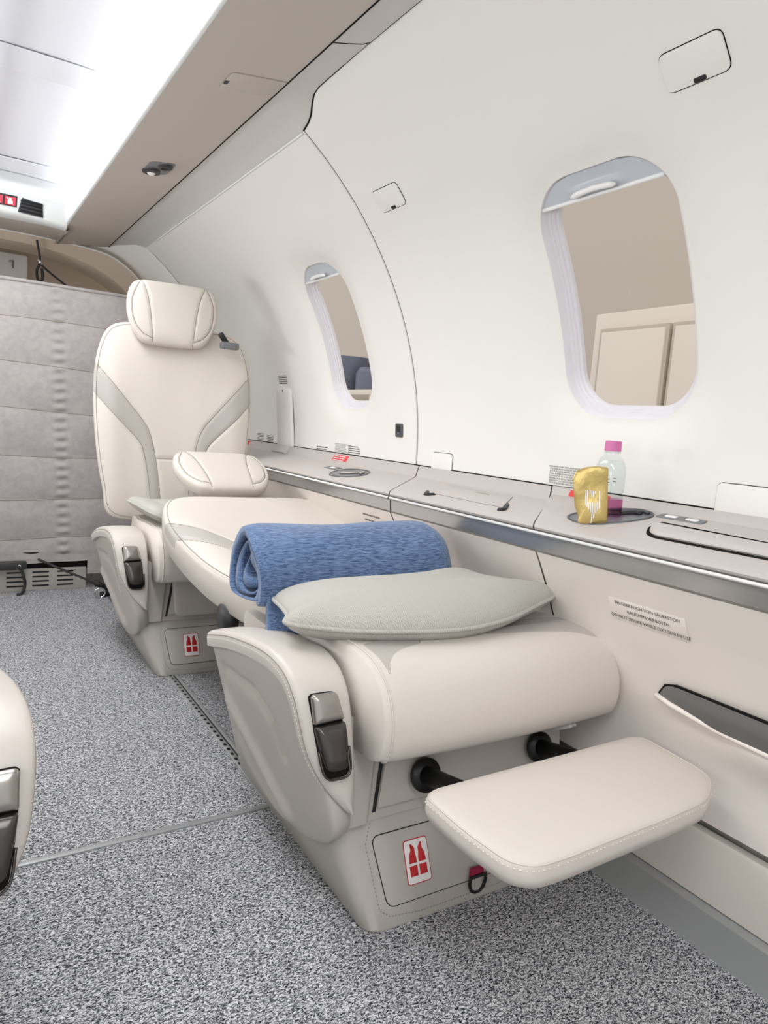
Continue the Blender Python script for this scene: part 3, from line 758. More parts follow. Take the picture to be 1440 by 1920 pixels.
# placards printed on the wall
DE = ['WAEHREND START UND LANDUNG BEACHTEN', '- SITZLEHNE MUSS AUFRECHT SEIN', '- SITZ MUSS GANZ HINTEN UND', '  GANZ AUSSEN POSITIONIERT SEIN', '- KOPFSTUETZE AN KOPF ANPASSEN', '- BECKEN- UND SCHULTERGURT MUESSEN', '  ANGELEGT UND GESCHLOSSEN SEIN', '- TISCH MUSS SICHER VERSTAUT SEIN']
def wtext(VF, y, s, label, m=M['ink'], cat='placard'):
    o = placed('wall_placard', VF, y, s, lambda u, v, o_: W(u, v, o_+.0004), m, None, flip=True); tag(o, label, cat); return o
wtext(textshape(DE, .0052, 1.0), 1.132, .030, 'block of black printed instructions on the wall left of the gold sachet')
wtext(textshape(DE, .0052, 1.0), 2.160, .018, 'tallest of the printed instruction blocks under the far window', M['inkgrey'])
wtext(dashes(6, .105, .0055, 5), 2.300, .000, 'short wide block of print left under the far window', M['inkgrey'])
wtext(dashes(8, .085, .0050, 6), 2.062, .016, 'rightmost block of print under the far window', M['inkgrey'])
wtext(dashes(5, .09, .0055, 8), 2.610, .258, 'fine print above the tall white wall cover', M['inkgrey'])
wtext(dashes(8, .085, .0045, 9), 2.880, .020, 'dense block of print beside the upright seat shoulder', M['inkgrey'])
wtext(dashes(6, .08, .0048, 10), 2.775, .016, 'block of print nearest the tall wall cover', M['inkgrey'])
def lipF(u, v, w_):   # on the ledge's sloping rear lip: u = y, v = 0..1 up
    wide = u-.15 < .965
    if wide: a = Vector((1.1225, u, .6615)); b = Vector((1.131, u, .677))
    else: a = Vector((1.114, u, .652)); b = Vector((1.1285, u, .6755))
    d = (b-a); nn = Vector((-d.z, 0, d.x)).normalized(); return a.lerp(b, v)+nn*w_
rp = plate('placard', [(1.052, .08), (.945, .08), (.945, .92), (1.052, .92)], lipF, M['red'], None, h=.0008, b=.0003); tag(rp, 'red fire extinguisher placard beside the gold sachet', 'placard')
tv = textshape(['FIRE EXTINGUISHER', 'BEHIND REAR RH SEAT', 'IN FRONT OF FRE'], .0065, 1.05, 'CENTER')
tv = ([Vector((v.x, v.y*34, 0)) for v in tv[0]], tv[1])
placed('lettering', tv, .999, .68, lambda u, v, o: lipF(u, v, .001+o), M['white'], rp, flip=True)
rp = plate('placard', [(2.13, .1), (2.03, .1), (2.03, .9), (2.13, .9)], lipF, M['red'], None, h=.0008, b=.0003); tag(rp, 'small red placard on the ledge lip below the far window', 'placard')
dv = dashes(3, .085, .006, 11); placed('lettering', ([Vector((v.x, v.y*34, 0)) for v in dv[0]], dv[1]), 2.122, .66, lambda u, v, o: lipF(u, v, .001+o), M['white'], rp, flip=True)
rp = plate('placard', [(2.99, .1), (2.93, .1), (2.93, .9), (2.99, .9)], lipF, M['red'], None, h=.0008, b=.0003); tag(rp, 'red placard on the ledge lip right beside the upright seat', 'placard')
# oxygen placard on the lower wall
ox = empty('oxygen_placard', LW(.72, .49), 'oxygen no-smoking placard on the lower wall below the metal band', 'placard')
for k, (tx, yy) in enumerate((('BEI GEBRAUCH VON SAUERSTOFF', .507), ('RAUCHEN VERBOTEN', .494), ('DO NOT SMOKE WHILE OXYGEN IN USE', .481))):
    placed('lettering', textshape([tx], .0085, 1, 'CENTER'), .722, yy, lambda u, v, o: LW(u, v, .0009+o), M['ink'], ox, flip=True)
plate('sticker', [(.80, .476), (.648, .476), (.648, .517), (.80, .517)], lambda u, v, w_: LW(u, v, w_), M['lower'], ox, h=.0006, b=.0002)
ox = empty('oxygen_placard', LW(1.64, .49), 'small grey placard on the lower wall beside the flat seat back', 'placard')
placed('lettering', dashes(3, .10, .007, 12, 2.2), 1.64, .538, lambda u, v, o: LW(u, v, .0009+o), M['inkgrey'], ox, flip=True)
# ledge fittings
def LDm(u, v, w_): p = LD(u, v, 0); return Vector((v, u, p.z+w_))
def leaf(cy, cx, s=1, fl=1):
    pts = [(.055, -.055), (.02, -.066), (-.02, -.060), (-.05, -.040), (-.068, -.01), (-.075, .03), (-.065, .048), (-.035, .050), (.0, .045), (.035, .022), (.065, -.02), (.068, -.045)]
    return catmull([Vector((cy+a*s*fl, cx+b*s)) for a, b in pts], 6, True)
# built for the photo: outline corners measured on the ledge plane (y, x)
cupP = catmull([Vector(p) for p in [(.945, 1.012), (.905, .992), (.86, 1.000), (.825, 1.045), (.812, 1.085), (.83, 1.113), (.87, 1.116), (.90, 1.108), (.925, 1.085), (.945, 1.05)]], 6, True)
cp = plate('cup_holder', cupP, LDm, M['rim'], None, rings=[(0, 0), (.0005, .002), (.003, .0025), (.005, .001), (.006, -.0005)], back=False); tag(cp, 'grey cup recess in the ledge under the bottle and gold sachet', 'cup holder')
plate('recess_floor', inset(cupP, .006), LDm, M['cupgrey'], cp, rings=[(0, .0006), (.008, .0009)], back=False)
tube('curved_grip', [LDm(u, v, .004) for u, v in cm((.905, 1.075), (.885, 1.082), (.865, 1.098), (.845, 1.104), (.828, 1.098))], .004, M['rim'], cp, 8)
tube('curved_grip', [LDm(u, v, .0025) for u, v in cm((.895, 1.062), (.875, 1.068), (.855, 1.088), (.838, 1.090))], .0045, M['black'], cp, 8, label='black slot of the recess')
cup2 = catmull([Vector(p) for p in [(1.875, .975), (1.83, .966), (1.775, .985), (1.76, 1.03), (1.80, 1.075), (1.86, 1.085), (1.92, 1.06), (1.915, 1.01)]], 6, True)
c2 = plate('cup_holder', cup2, LDm, M['rim'], None, rings=[(0, 0), (.0005, .002), (.003, .0025), (.005, .001), (.006, -.0005)], back=False); tag(c2, 'empty grey cup recess in the far ledge section', 'cup holder')
plate('recess_floor', inset(cup2, .006), LDm, M['cupgrey'], c2, rings=[(0, .0006), (.008, .0009)], back=False)
tube('curved_grip', [LDm(u, v, .004) for u, v in cm((1.85, 1.00), (1.82, 1.02), (1.80, 1.05), (1.78, 1.03))], .005, M['levercap'], c2, 8)
for yc, xc_, L_, lab in ((.765, 1.122, .115, 'grey reading light and seat switch panel behind the table lid'), (1.985, 1.045, .075, 'small grey switch panel beside the empty far cup recess')):
    P = rrect(yc, xc_ if yc > 1 else 1.1055, L_*(1 if yc > 1 else .8), .030 if yc > 1 else .020, .004)
    sw = plate('switch_panel', P, LDm, M['cupgrey'], None, h=.002, b=.0008); tag(sw, lab, 'switch panel')
    for d in ((-.022, .02) if yc < 1 else (0,)):
        plate('switch', rrect(yc+d, xc_ if yc > 1 else 1.1055, .024, .010, .004), LDm, M['sticker'], sw, h=.0036, b=.001)
# flush lid in the middle section
lidP = roundpoly([(1.372, .998), (1.395, 1.088), (1.185, 1.088), (1.115, .998)], .006)
ld = plate('ledge_lid', [Vector(p) for p in lidP], LDm, M['ledge'], None, h=.0018, b=.0006); tag(ld, 'flush square lid in the middle of the side ledge', 'lid')
plate('lid_gap', inset(lidP, -.001), LDm, M['softgap'], ld, h=.0006, b=.0002)
for a in (((1.395, 1.003), (1.365, .975), (1.348, .992)), ((1.135, 1.03), (1.095, .985), (1.105, .975))):
    tube('finger_slot', [LDm(u, v, .0008) for u, v in cm(*a)], [.001]+[.005]*11+[.001], M['black'], ld, 6)
tube('lid_line', [LDm(1.29, 1.066, .0019), LDm(1.24, 1.066, .0019)], .001, M['seam'], ld, 5)
# stowed table lid
tl = empty('table_lid', (1.06, .4, .65), 'raised taupe padded table lid set in the near ledge', 'table lid')
tP = roundpoly([(.775, 1.040), (.765, 1.052), (.0, 1.068), (.0, 1.012), (.735, .998), (.755, 1.008)], [.02, .02, .01, .01, .02, .02])
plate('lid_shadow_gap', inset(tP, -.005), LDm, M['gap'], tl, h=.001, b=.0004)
plate('lid_pad', tP, LDm, M['ledge'], tl, rings=[(.002, .001), (0, .004), (.001, .008), (.004, .0105), (.009, .0115), (.016, .0118)])
# magazine pocket on the lower wall
mp_ = empty('magazine_pocket', LW(.4, .37), 'dark lined magazine pocket in the lower side wall', 'pocket')
pk = [(.715, .362), (.70, .383), (.68, .388), (.0, .392), (.0, .340), (.60, .346), (.69, .356)]
def LWf(u, v, w_): return Vector((LX(v)-w_-.5*bulge(u, v), u, v))
plate('pocket_liner', [Vector(p) for p in roundpoly(pk, .008)], lambda u, v, w_: Vector((LX(v)-w_-.016*(1/(1+math.exp((u-.66)/.03)))-.002, u, v)), M['liner'], mp_, h=.004, b=.001)
tube('pocket_rim', [LW(u, v, .004+.01/(1+math.exp((u-.62)/.03))) for u, v in [(.715, .364), (.702, .383), (.68, .3895), (.4, .3925), (0, .394)]], .0025, M['gap'], mp_, 6)
tube('pocket_lip', [Vector((LX(v)-.010-.012/(1+math.exp((u-.60)/.05)), u, v)) for u, v in [(.718, .360), (.69, .353), (.60, .344), (.4, .338), (0, .336)]], .005, M['lower'], mp_, 8)
# hatch and reading lights in the valance underside
def VA(u, v, w_): k = (u-XC-.212)/.208; return Vector((u, v, 1.4445+.0285*k-w_))
vh = plate('valance_hatch', roundpoly([(.480, 1.535), (.480, 1.450), (.597, 1.450), (.597, 1.535)], [.014, .014, .002, .002]), VA, M['valance'], None, h=.0025, b=.0012); tag(vh, 'small square hatch in the taupe overhead valance', 'hatch')
plate('hatch_gap', inset(roundpoly([(.480, 1.535), (.480, 1.450), (.597, 1.450), (.597, 1.535)], [.014, .014, .002, .002]), -.0014), VA, M['seam'], vh, h=.0008, b=.0003)
plate('latch', rrect(.484, 1.498, .008, .018, .002), VA, M['black'], vh, h=.003, b=.0003)
rl = plate('reading_light', rrect(.508, 2.145, .072, .115, .018), VA, M['cupgrey'], None, h=.002, b=.0008); tag(rl, 'recessed reading light and air nozzle in the taupe valance', 'reading light')
for (x, y, r_, lb__) in ((.494, 2.172, .026, 'lamp'), (.520, 2.115, .020, 'air_nozzle')):
    lathe(lb__, [(0, -.0065), (r_*.55, -.0065), (r_*.62, -.011), (r_*.95, -.008), (r_, 0)], tuple(VA(x, y, 0)), M['dark'], rl, 24)
lathe('lens', [(0, -.0145), (.008, -.0135), (.012, -.009)], tuple(VA(.494, 2.172, 0)), M['sticker'], rl, 20)
# floor track and carpet joints
tr = empty('floor_track', (.57, 2, 0), 'grey seat track with a row of dark holes set in the carpet', 'track')
box('rail', .551, .566, 1.15, 3.0, -.005, .003, M['metalstrip'], tr, r=.001)
box('groove', .566, .571, 1.15, 3.0, -.005, .0012, M['dark'], tr, r=0)
box('cover_strip', .571, .580, 1.15, 3.0, -.005, .0035, M['metalstrip'], tr, r=.001)
V = []; Fc = []
for k in range(74):
    y = 1.16+k*.0254; b = len(V)
    for a in range(10): V.append(Vector((.5585+.0042*math.cos(a*PI/5), y+.0065*math.sin(a*PI/5), .0034)))
    Fc.append([b+a for a in range(10)])
mesh('track_holes', V, Fc, M['black'], tr, False)
js = box('carpet_joint', -.6, .56, 1.222, 1.236, -.004, .003, M['metalstrip'], r=.001); tag(js, 'flat grey strip across the aisle carpet', 'strip')
#@@SEAT
# ================================================================== seats (built as the near one, then copied)
def seat_root(x, y, label): return empty('cabin_seat', (x, y, 0), label, 'seat', 'cabin seats')
near = seat_root(.76, .82, 'ivory leather cabin seat reclined flat, carrying the grey cushion and blue blanket')
def seat_lower(rt):
    parts = []
    # base: front leans back, near corner rounded
    def sec(z):
        k = z/.17; y0 = .82+.075*k; x0 = .545-.045*k; r = .035+.01*k
        P = roundpoly([(x0, y0), (1.0, y0-.005), (1.0, 1.42), (x0+.01, 1.42)], [r, .03, .03, .03], 8)
        return [Vector((p.x, p.y, z)) for p in P]
    def sec2(z, ins):
        s_ = sec(z); c_ = sum(s_, Vector())/len(s_); return [Vector((p.x+(c_.x-p.x)*ins, p.y+(c_.y-p.y)*ins, z)) for p in s_]
    parts.append(loft('seat_base', [sec2(0, .012), sec(.004), sec(.05), sec(.10), sec(.14), sec(.152), sec2(.158, .015), sec2(.160, .05)], M['base'], rt, angle=.9))
    base = parts[-1]
    def BF(u, v, w_):  # on the front face of the base, u = x, v = height
        k = v/.17; return Vector((u, .82+.075*k-.0045*(u-.5)/.5-w_*.915, v+w_*.40))
    hatch = roundpoly([(.588, .030), (.96, .030), (.96, .128), (.574, .128)], .014)
    hp = plate('front_hatch', hatch, BF, M['base'], base, h=.0022, b=.0010)
    plate('hatch_gap', inset(hatch, -.0012), BF, M['gap'], base, h=.0007, b=.0002)
    # stitched welt near the foot of the front face
    V = []; Fc = []
    stitch_vf([BF(u, v, .0005) for u, v in [(.575, .148), (.562, .12), (.572, .03), (.59, .018), (.65, .012), (.98, .012)]], V, Fc, .006)
    mesh('stitching', V, Fc, M['seam'], base)
    sk = plate('life_vest_sticker', rrect(.652, .080, .047, .062, .006), BF, M['redicon'], base, h=.0030, b=.0003, label='white life vest sticker with red pictogram')
    plate('sticker_face', rrect(.652, .080, .0445, .0595, .005), BF, M['sticker'], base, h=.0034, b=.0003)
    half = [(-.0015, .086), (-.0015, .0995), (-.006, .1005), (-.0075, .104), (-.0125, .104), (-.011, .097), (-.0155, .090), (-.0165, .0825), (-.0165, .080), (-.0035, .080)]
    for sg in (1, -1):
        q = [(.652+sg*a*.95, b-.001) for a, b in ([(-.002, .079), (-.002, .086), (-.0035, .092), (-.0035, .0995), (-.009, .1055), (-.0125, .1055), (-.0115, .0975), (-.016, .090), (-.017, .079)])]
        plate('vest_icon', [Vector(p) for p in q], BF, M['redicon'], base, h=.0038, b=.0002)
        q = [(.652+sg*a, b) for a, b in [(-.002, .060), (-.002, .0745), (-.0165, .0745), (-.0165, .060)]]
        plate('vest_icon', [Vector(p) for p in q], BF, M['redicon'], base, h=.0038, b=.0002)
    # upper front: recessed box under the cushion
    ub = loft('front_apron', [[Vector((x, y, z)) for x, y in [(.52+.0*z, .885+.02*(z-.16)/.14), (1.0, .885+.02*(z-.16)/.14), (1.0, 1.35), (.52, 1.35)]] for z in (.152, .31)], M['shell'], rt, angle=.5)
    plate('apron_panel', roundpoly([(.585, .172), (.985, .172), (.985, .30), (.612, .30)], .004), lambda u, v, w_: Vector((u, .884+.02*(v-.16)/.14-w_, v)), M['shell'], ub, h=.006, b=.0015)
    plate('apron_gap', [(.578, .165), (.584, .165), (.611, .305), (.604, .305)], lambda u, v, w_: Vector((u, .884+.02*(v-.16)/.14-w_, v)), M['black'], ub, h=.001, b=.0002)
    # side cheek between armrest and apron
    loft('side_cheek', [[Vector((x, y+.018*(z-.14)/.18, z)) for x, y in roundpoly([(.512, .872), (.566+.02*(z-.14)/.18, .872), (.575, 1.3), (.512, 1.3)], [.01, .01, .004, .004])] for z in lsp(.155, .33, 4)], M['shell'], rt, angle=.7)
    # ---- armrest: side shell with pressed relief
    def SF(u, v, w_): return Vector((.545-.25*v-w_*.97, u, v-w_*.24))
    def relief(u, v, r):
        h = 0
        h += -.010*math.exp(-(polyd(Vector((u, v)), [Vector(q) for q in [(1.25, .30), (1.08, .315), (1.02, .29), (.995, .24)]])/.011)**2)
        h += .011*math.exp(-(polyd(Vector((u, v)), [Vector(q) for q in [(1.25, .235), (1.12, .17), (1.02, .115)]])/.018)**2)
        h += -.010*math.exp(-(polyd(Vector((u, v)), [Vector(q) for q in [(1.27, .16), (1.15, .10), (1.03, .07)]])/.014)**2)
        return h
    sh = Puff([(1.285, .36), (1.322, .34), (1.325, .29), (1.315, .20), (1.28, .115), (1.20, .070), (1.08, .060), (.97, .090), (.89, .130), (.850, .170), (.846, .21), (.856, .27), (.868, .33), (.89, .375), (.96, .398), (1.10, .385)], SF, .020, .03, 5, ctr=(1.07, .23), N=140, extra=relief)
    sho = sh.build('arm_shell', M['shell'], rt, K=50)
    # ---- armrest pad sweeping over the top and down the front
    path = [ # y, z, x outer, x inner
        (1.315, .352, .438, .520), (1.27, .366, .434, .520), (1.19, .388, .430, .520), (1.10, .406, .428, .520), (1.02, .417, .427, .519), (.96, .418, .427, .519),
        (.915, .407, .428, .518), (.885, .383, .430, .518), (.868, .35, .434, .518), (.856, .31, .441, .518), (.848, .275, .455, .518), (.842, .245, .473, .517), (.838, .222, .492, .516), (.836, .205, .507, .515)]
    cs_ = catmull([Vector((a, b, 0)) for a, b, c, d in path], 5); ws = catmull([Vector((c, d, 0)) for a, b, c, d in path], 5)
    secs = []; edge = []; edge2 = []; T = .030
    for i in range(len(cs_)):
        t = (cs_[min(i+1, len(cs_)-1)]-cs_[max(i-1, 0)]).normalized(); ny, nz = t.y, -t.x   # outward normal of the sweep
        if i < 3: ny, nz = 0, 1
        nn = Vector((0, ny, nz)) if nz > 0 or True else 0
        if nn.z < 0 and i < 20: nn = -nn
        nn = Vector((0, -abs(ny) if i > 20 else ny, nz)); 
        xo, xi = ws[i].x, ws[i].y; wd = xi-xo; e = min(.009, wd*.3)
        c_ = Vector((0, cs_[i].x, cs_[i].y))
        loop = []
        for fx, fn in [(0, -T), (-.002, -.010), (0, -.004), (e*.35, -.0008), (e, .0012), (wd*.35, .003), (wd*.65, .003), (wd-e, .0015), (wd-e*.35, -.001), (wd, -.005), (wd+.001, -.012), (wd, -T)]:
            loop.append(Vector((xo+fx, 0, 0))+c_+nn*fn)
        secs.append(loop); edge.append(Vector((xo+.001, 0, 0))+c_+nn*(-.0075)); edge2.append(Vector((xo-.002, 0, 0))+c_+nn*(-.0135))
    pad = loft('arm_pad', secs, M['leather_arm'], rt, angle=1.2)
    V, Fc = tube_vf([p+Vector((-.0015, 0, 0)) for p in edge], .0013, 5); mesh('edge_seam', V, Fc, M['seam'], pad)
    V = []; Fc = []; stitch_vf([p+Vector((-.0012, 0, 0)) for p in edge2], V, Fc, .0058); stitch_vf([s_[9]+Vector((-.004, -.0015, .001)) for s_ in secs[30:]], V, Fc, .0058)
    mesh('stitching', V, Fc, M['thread'], pad)
    # ---- recline control on the front of the pad
    tdir = Vector((0, .30, .954)).normalized(); ndir = Vector((0, -.954, .30)).normalized(); o_ = Vector((.476, .8605, .325))
    def KF(u, v, w_): return o_+Vector((1, 0, 0))*(u*1.10-.11*v)+tdir*v+ndir*(w_+.0035)
    ct = knob('control_bezel', roundpoly([(-.019, -.062), (.019, -.062), (.023, .01), (.017, .062), (-.021, .062), (-.023, .0)], [.012, .012, .02, .006, .006, .02]), KF, M['gap'], rt, [(1, -.004), (1, .001), (.97, .0022), (.9, .0022)])
    knob('control_cap', roundpoly([(-.0225, .018), (.0225, .020), (.0175, .061), (-.020, .061)], [.002, .002, .006, .006]), KF, M['levercap'], ct, [(1, 0), (1, .006), (.96, .009), (.86, .0115), (.5, .013)])
    knob('control_lever', roundpoly([(-.016, -.052), (.015, -.052), (.0215, -.01), (.0225, .0175), (-.0225, .0155), (-.0215, -.01)], [.010, .010, .02, .003, .003, .02]), KF, M['lever'], ct, [(1, 0), (1, .006), (.96, .010), (.88, .0135), (.6, .0155), (.3, .016)])
    tube('control_rim', [KF(u, v, .0055) for u, v in cm((-.0225, -.02), (-.021, -.05), (-.014, -.0615), (0, -.063), (.013, -.0615), (.020, -.05), (.023, -.02))], .0018, M['lever'], ct, 8)
    return parts
seat_lower(near)
SEAM_TOP = .014
def seat_cushion(rt):
    # seat cushion: side profile swept across, domed towards both ends
    prof = catmull([Vector(p) for p in [(1.17, .425), (1.08, .432), (.98, .437), (.91, .436), (.86, .428), (.822, .405), (.802, .372), (.796, .340), (.800, .308), (.816, .288), (.86, .281), (1.0, .28), (1.17, .28)]], 12, True)
    c_ = Vector((.95, .35)); secs = []; H_ = .262
    for x in [-1, -.995, -.985, -.965, -.94]+lsp(-.9, .9, 91)+[.94, .965, .985, .995, 1]:
        e = abs(x); 
        k = (1-max(0, (e-.88)/.12)**2.6*(.035 if x < 0 else .26))
        dome = 1+.035*(1-e*e)
        loop = []
        for p in prof:
            d = (p-c_); q = c_+Vector((d.x*k, d.y*k)); 
            if p.x < .9: q.x -= .012*(1-e*e)
            # centre slightly hollow behind the front roll
            if p.y > .40 and p.x > .93: q.y -= .006*(1-e**2)
            loop.append(Vector((.796+H_*x, q.x, q.y)))
        secs.append(loop)
    V = []; Fc = []; n = len(secs[0])
    B = []
    bands = [[Vector(q) for q in catmull([Vector(z) for z in [(.556, .915), (.60, .925), (.66, .915), (.655, .900)]], 3)+catmull([Vector(z) for z in [(.65, .895), (.60, .878), (.572, .856), (.558, .835)]], 5)],
             [Vector(q) for q in catmull([Vector(z) for z in [(1.052, .925), (.98, .955), (.90, .958), (.80, .945)]], 5)+catmull([Vector(z) for z in [(.80, .900), (.88, .888), (.96, .872), (1.01, .850), (1.045, .835)]], 5)]]
    o = loft('seat_cushion', secs, M['leather'], rt)
    me = o.data; org = ORG[rt.name]
    at = me.attributes.new('band', 'FLOAT', 'POINT'); vals = []
    for v in me.vertices:
        p = v.co+org; q = Vector((p.x, p.y)); b = max(sdist(q, bb) for bb in bands) if p.z > .385 else -1
        vals.append(b)
    at.data.foreach_set('value', vals)
    # piping along both ends of the roll
    for sx, nm in ((-1, 5), (1, 5)):
        x = sx*.955; k = (1-max(0, (.955-.88)/.12)**2.6*(.035 if sx < 0 else .26)); L = []; L2 = []
        for p in prof[6:110]:
            d = (p-c_); q = c_+d*k; 
            if p.x < .9: q.x -= .012*(1-.955**2)
            if p.y > .40 and p.x > .93: q.y -= .006*(1-.955**2)
            dd = d.normalized()*.0006
            L.append(Vector((.796+H_*x, q.x+dd.x, q.y+dd.y))); L2.append(Vector((.796+H_*x-.007*(-sx if sx > 0 else 1)*(1 if sx < 0 else 1), q.x+dd.x, q.y+dd.y)))
        tube('piping', L, .0017, M['leather'], o, 6)
        if sx < 0:
            V = []; Fc = []; stitch_vf([q+Vector((.002, 0, 0)) for q in [l.lerp(m_, -.6) for l, m_ in zip(L, L2)]], V, Fc, .0062); mesh('stitching', V, Fc, M['thread'], o)
    def topz(x, y):
        best = None
        for a, b in zip(prof, prof[1:]):
            if a.y > .36 and min(a.x, b.x) <= y <= max(a.x, b.x):
                z = a.y+(b.y-a.y)*(y-a.x)/((b.x-a.x) or 1)
                best = z if best is None else max(best, z)
        e = abs((x-.796)/H_); z = best or .43
        if z > .40 and y > .93: z -= .006*(1-e*e)
        k = (1-max(0, (e-.88)/.12)**2.6*.2)
        return c_.y+(z-c_.y)*k
    for bb in bands:
        L = resample(bb, 90); V, Fc = tube_vf([Vector((q.x, q.y, topz(q.x, q.y+.002)-.0006)) for q in L], .0010, 5, True)
        mesh('seam', V, Fc, M['seam'], o)
    return o
seat_cushion(near)
# ---- backrest pattern in its own (u across, v up) frame; the same upholstery upright and reclined
BACK = [(-.200, .0), (0, -.012), (.200, .0), (.235, .10), (.258, .25), (.268, .40), (.264, .52), (.240, .62), (.195, .665), (.10, .675), (-.10, .675), (-.195, .665), (-.240, .62), (-.264, .52), (-.268, .40), (-.258, .25), (-.235, .10)]
def band_side(sg):
    o1 = [(-.275, .535), (-.215, .463), (-.150, .385), (-.097, .318), (-.076, .262), (-.062, .19), (-.048, .08), (-.042, -.02)]
    i1 = [(-.078, -.02), (-.082, .08), (-.090, .15), (-.104, .222), (-.124, .266), (-.209, .353), (-.275, .43)]
    return [Vector((sg*a, b)) for a, b in catmull([Vector(q) for q in o1], 4)+catmull([Vector(q) for q in i1], 4)]
def seamsb(sg):
    o1 = [(-.262, .520), (-.215, .463), (-.150, .385), (-.097, .318), (-.076, .262), (-.062, .19), (-.048, .08), (-.044, .01)]
    i1 = [(-.079, .01), (-.082, .08), (-.090, .15), (-.104, .222), (-.124, .266), (-.209, .353), (-.264, .418)]
    return [[Vector((sg*q.x, q.y)) for q in catmull([Vector(z) for z in o1], 4)], [Vector((sg*q.x, q.y)) for q in catmull([Vector(z) for z in i1], 4)]]
def backrest(rt, Fn, T=.04, Tb=.05, cross=True):
    sm = seamsb(1)+seamsb(-1)
    if cross: sm = sm+[[Vector((-.062, .205)), Vector((.062, .205))]]
    def crown(u, v, r):
        h = .012*math.exp(-((abs(u)-.21)/.05)**2)*math.exp(-((v-.25)/.25)**4)
        h -= .010*math.exp(-(u/.10)**2)*math.exp(-((v-.30)/.3)**2)
        return h
    pf = Puff(BACK, Fn, T, Tb, 6, ctr=(0, .34), N=220, seams=sm, bands=[band_side(1), band_side(-1)], extra=crown)
    o = pf.build('backrest', M['leather'], rt, K=84)
    pf.seamlines(o, off=-.0032)
    # welt along the side edges
    ol = [p for p in pf.O]
    V = []; Fc = []; rim = [pf.c+(p-pf.c)*.968 for p in ol]; tube_vf([pf.P(p.x, p.y, .0002) for p in rim], .0011, 5, True, V, Fc); mesh('piping', V, Fc, M['seam'], o)
    pf.stitches(o, [sm[1][2:], sm[3][2:]], shift=.005)
    V = []; Fc = []; stitch_vf([pf.P(p.x, p.y, .0006) for p in [pf.c+(p-pf.c)*.984 for p in ol]], V, Fc, .0065); mesh('stitching', V, Fc, M['thread'], o)
    return o, pf
HEAD = [(-.085, -.106), (.060, -.100), (.105, -.085), (.135, -.04), (.152, .03), (.140, .082), (.112, .108), (-.112, .108), (-.140, .082), (-.152, .03), (-.135, -.04), (-.105, -.090)]
HEAD = [(-.07, -.106), (.07, -.106), (.112, -.088), (.140, -.04), (.152, .02), (.142, .078), (.115, .104), (.05, .108), (-.05, .108), (-.115, .104), (-.142, .078), (-.152, .02), (-.140, -.04), (-.112, -.088)]
def headrest(rt, Fn, T=.030, Tb=.035):
    sm = []
    for sg in (1, -1):
        sm.append([Vector((sg*q.x, q.y)) for q in catmull([Vector(z) for z in [(-.108, .106), (-.134, .04), (-.128, -.03), (-.100, -.072), (-.066, -.088)]], 5)])
        sm.append([Vector((sg*q.x, q.y)) for q in catmull([Vector(z) for z in [(-.106, .104), (-.088, .06), (-.075, -.01), (-.066, -.10)]], 5)])
    pf = Puff(HEAD, Fn, T, Tb, 3.4, ctr=(0, 0), N=150, seams=sm, gd=.0035)
    o = pf.build('headrest', M['leather'], rt, K=54); pf.seamlines(o, off=-.0028)
    pf.stitches(o, [sm[0][1:], sm[2][1:]], shift=-.004, step=.0058)
    return o
# near seat: back folded flat, rising slightly towards its head
def curve_back(v):
    P_ = catmull([Vector(q) for q in [(1.20, .415), (1.33, .428), (1.50, .438), (1.68, .462), (1.85, .495), (1.98, .530), (2.06, .553)]], 8)
    L_ = [0]
    for a, b in zip(P_, P_[1:]): L_.append(L_[-1]+(b-a).length)
    s_ = max(-.02, v)*1.26
    if s_ < 0: return P_[0]+(P_[0]-P_[1]).normalized()*(-s_), (P_[1]-P_[0]).normalized()
    for i in range(len(P_)-1):
        if L_[i+1] >= s_: return P_[i].lerp(P_[i+1], (s_-L_[i])/(L_[i+1]-L_[i])), (P_[i+1]-P_[i]).normalized()
    d = (P_[-1]-P_[-2]).normalized(); return P_[-1]+d*(s_-L_[-1]), d
def FB(u, v, w_):
    p, t = curve_back(v); return Vector((.765+u*1.06, p.x-t.y*w_, p.y+t.x*w_-.035))
bk, pfb = backrest(near, FB, .040, .055, cross=False)
hc = Vector((.745, 2.16, .592)); th = math.radians(27)
headrest(near, lambda u, v, w_: hc+Vector((u, v*math.cos(th)-w_*math.sin(th), v*math.sin(th)+w_*math.cos(th))))
box('back_hinge_cover', .50, .545, 1.17, 1.30, .33, .40, M['leather_arm'], near, r=.015)
tube('hinge', [(.50, 1.42, .345), (.53, 1.42, .345)], .03, M['dark'], near, 20, label='dark recline hinge')
box('under_frame', .56, .97, 1.16, 1.9, .33, .375, M['shell'], near, r=.02)
# footrest on two black tubes
fr = Puff([(.552, .720), (.575, .730), (1.0, .735), (1.022, .722), (1.015, .61), (1.0, .58), (.94, .545), (.86, .540), (.63, .535), (.585, .538), (.562, .56), (.552, .63)], lambda u, v, w_: Vector((u, v, .262+.02*(v-.6)+w_)), .024, .016, 7, ctr=(.78, .635), N=180, round_=.03)
fo = fr.build('footrest', M['leather'], near, K=30, Kb=12)
V = []; Fc = []; tube_vf([fr.P(*(fr.c+(p-fr.c)*.985), .0002) for p in fr.O], .0014, 5, True, V, Fc); mesh('piping', V, Fc, M['leather'], fo)
V = []; Fc = []; L = [fr.Fn(p.x, p.y, .012) for p in [fr.c+(p-fr.c)*1.0005 for p in fr.O]]; stitch_vf(L+[L[0]], V, Fc, .0075, r=.001); mesh('stitching', V, Fc, M['thread'], fo)
for x in (.668, .925):
    tube('footrest_tube', [(x, .89, .213), (x, .70, .252)], .015, M['black'], near, 16, label='black support tube')
    tube('tube_collar', [(x, .874, .216), (x, .866, .218)], .028, M['black'], near, 24)
